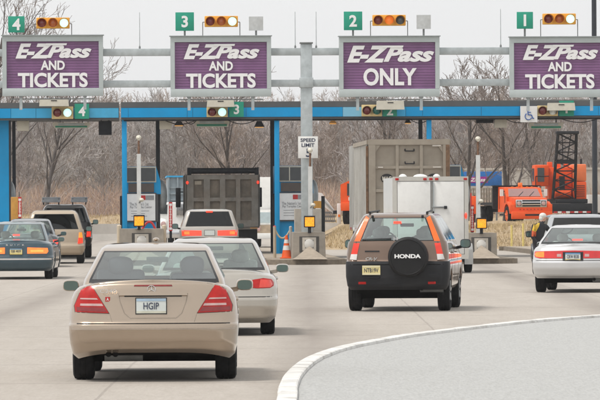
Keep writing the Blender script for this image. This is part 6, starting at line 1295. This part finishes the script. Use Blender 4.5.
# ------------------------------------------------------------------ person leaning at the driver's window
d = 123.5; s_ = F / d; p = at(539.5, d); t = thing('person', p, 0, 'white haired person in dark jacket and orange yellow vest leaning at the estate car', 'person')
z = lambda py: W(540, py, d).z; u = lambda px: (px - 539.5) / s_
SKIN = M('skin', (.50, .30, .22), .55, var=.08); JACK = M('dark_jacket', (.018, .019, .024), .8, var=.2); HAIR = M('white_hair', (.62, .61, .58), .8, var=.1, scale=40, bump=.4); VEST = M('vest_yellow', (.62, .40, .03), .6, var=.1); VEST2 = M('vest_orange', (.58, .10, .03), .6, var=.1); TROU = M('dark_trousers', (.03, .032, .045), .85, var=.2); SHOE = M('shoes', (.015, .015, .015), .6)
def skin_mesh(name, J, E, m, parent, root=0, sub=2):
    me = bpy.data.meshes.new(name); me.from_pydata([j[:3] for j in J], E, []); o = bpy.data.objects.new(name, me); COL.objects.link(o)
    md = o.modifiers.new('skin', 'SKIN'); md.use_smooth_shade = True
    for i, j in enumerate(J): r_ = j[3]; me.skin_vertices[0].data[i].radius = (r_, j[4] if len(j) > 4 else r_); me.skin_vertices[0].data[i].use_root = (i == root)
    s2 = o.modifiers.new('sub', 'SUBSURF'); s2.levels = sub; s2.render_levels = sub
    nm = bpy.data.meshes.new_from_object(o.evaluated_get(bpy.context.evaluated_depsgraph_get())); bpy.data.objects.remove(o); nm.materials.clear()
    for x in (m if isinstance(m, list) else [m]): nm.materials.append(x)
    o = bpy.data.objects.new(name, nm); COL.objects.link(o); o.parent = parent; return o
# pelvis at the root, trunk leaning to the right (towards the window), one continuous surface
hd = Vector((.10, .05, z(218.4)))
J = [(-.04, .0, .86, .145, .12), (-.04, .0, 1.02, .140, .11), (-.01, .01, 1.20, .165, .12), (.03, .02, 1.32, .12, .10), (.06, .03, 1.385, .058), (hd.x, hd.y, hd.z, .085, .095), (hd.x + .01, hd.y + .01, hd.z + .08, .075, .08),
     (-.09, -.02, .80, .09), (-.07, .02, .45, .06), (-.09, -.02, .09, .042), (-.06, .12, .04, .036), (.06, .04, .80, .09), (.10, .08, .45, .06), (.09, .03, .09, .042), (.12, .17, .04, .036),
     (-.14, -.10, 1.27, .072), (-.20, -.18, 1.02, .052), (-.06, -.16, .84, .038), (-.01, -.15, .80, .036), (.15, .13, 1.28, .072), (.30, .20, 1.08, .052), (.43, .16, 1.16, .038), (.48, .15, 1.18, .036)]
E = [(0, 1), (1, 2), (2, 3), (3, 4), (4, 5), (5, 6), (0, 7), (7, 8), (8, 9), (9, 10), (0, 11), (11, 12), (12, 13), (13, 14), (2, 15), (15, 16), (16, 17), (17, 18), (2, 19), (19, 20), (20, 21), (21, 22)]
bo = skin_mesh('body', J, E, [JACK, SKIN, TROU, SHOE], t)
hb = [Vector(J[18][:3]), Vector(J[22][:3])]
for pg in bo.data.polygons:
    c = pg.center; pg.material_index = 3 if c.z < .08 else 2 if c.z < .80 and (c - hb[0]).length > .12 and (c - Vector((-.10, -.17, .9))).length > .14 else 1 if c.z > z(221.3) and (c - hd).length < .20 else 1 if min((c - h).length for h in hb) < .055 else 0
for h, dr in ((hb[0], Vector((.5, .1, -.85))), (hb[1], Vector((.9, -.05, .25)))):
    dr.normalize(); sd_ = dr.cross(Vector((0, 1, 0))).normalized(); JJ = [tuple(h) + (.034, .018)]; EE = []
    for k in range(5):
        off = sd_ * (-.030 + .0155 * k); ln = (.045, .075, .082, .076, .06)[k]; b0 = h + off * .8 + dr * (.0 if k == 0 else .03); a1 = b0 + (dr + sd_ * (-.8 if k == 0 else 0)).normalized() * ln * .5; a2 = a1 + (dr * .8 + Vector((0, .45, -.25))).normalized() * ln * .5; n0 = len(JJ)
        JJ += [tuple(b0) + (.010,), tuple(a1) + (.009,), tuple(a2) + (.0075,)]; EE += [(0, n0), (n0, n0 + 1), (n0 + 1, n0 + 2)]
    skin_mesh('hand', JJ, EE, SKIN, t, sub=1)
b = MB(); b.ball(hd + Vector((-.018, .0, .06)), .092, .100, .078, HAIR, 18); b.ball(hd + Vector((-.052, -.01, .0)), .062, .085, .085, HAIR, 14); b.build('hair', t)
b = MB(); b.ball(hd + Vector((.098, .03, .0)), .022, .016, .024, SKIN, 10); b.ball(hd + Vector((.0, -.088, -.005)), .018, .012, .03, SKIN, 10); b.ball(hd + Vector((.087, .0, .022)), .008, .010, .008, DARKTRIM, 8); b.ball(hd + Vector((.083, .065, .022)), .008, .010, .008, DARKTRIM, 8); b.ball(hd + Vector((.083, .03, -.052)), .012, .026, .008, M('lips', (.42, .16, .13), .5), 8); b.build('face', t)
# vest: yellow and orange bands over the back and shoulder, following the trunk
bvp = BVHTree.FromPolygons([v.co[:] for v in bo.data.vertices], [p_.vertices[:] for p_ in bo.data.polygons])
patch(bvp, [(-.20, 1.17), (-.10, 1.13), (-.02, 1.27), (.0, 1.36), (-.07, 1.37), (-.15, 1.32)], VEST, 'vest', t, .012, .01, res=.03); patch(bvp, [(-.21, 1.02), (-.10, 1.02), (-.09, 1.13), (-.20, 1.165)], VEST2, 'vest_band', t, .013, .01, res=.03)
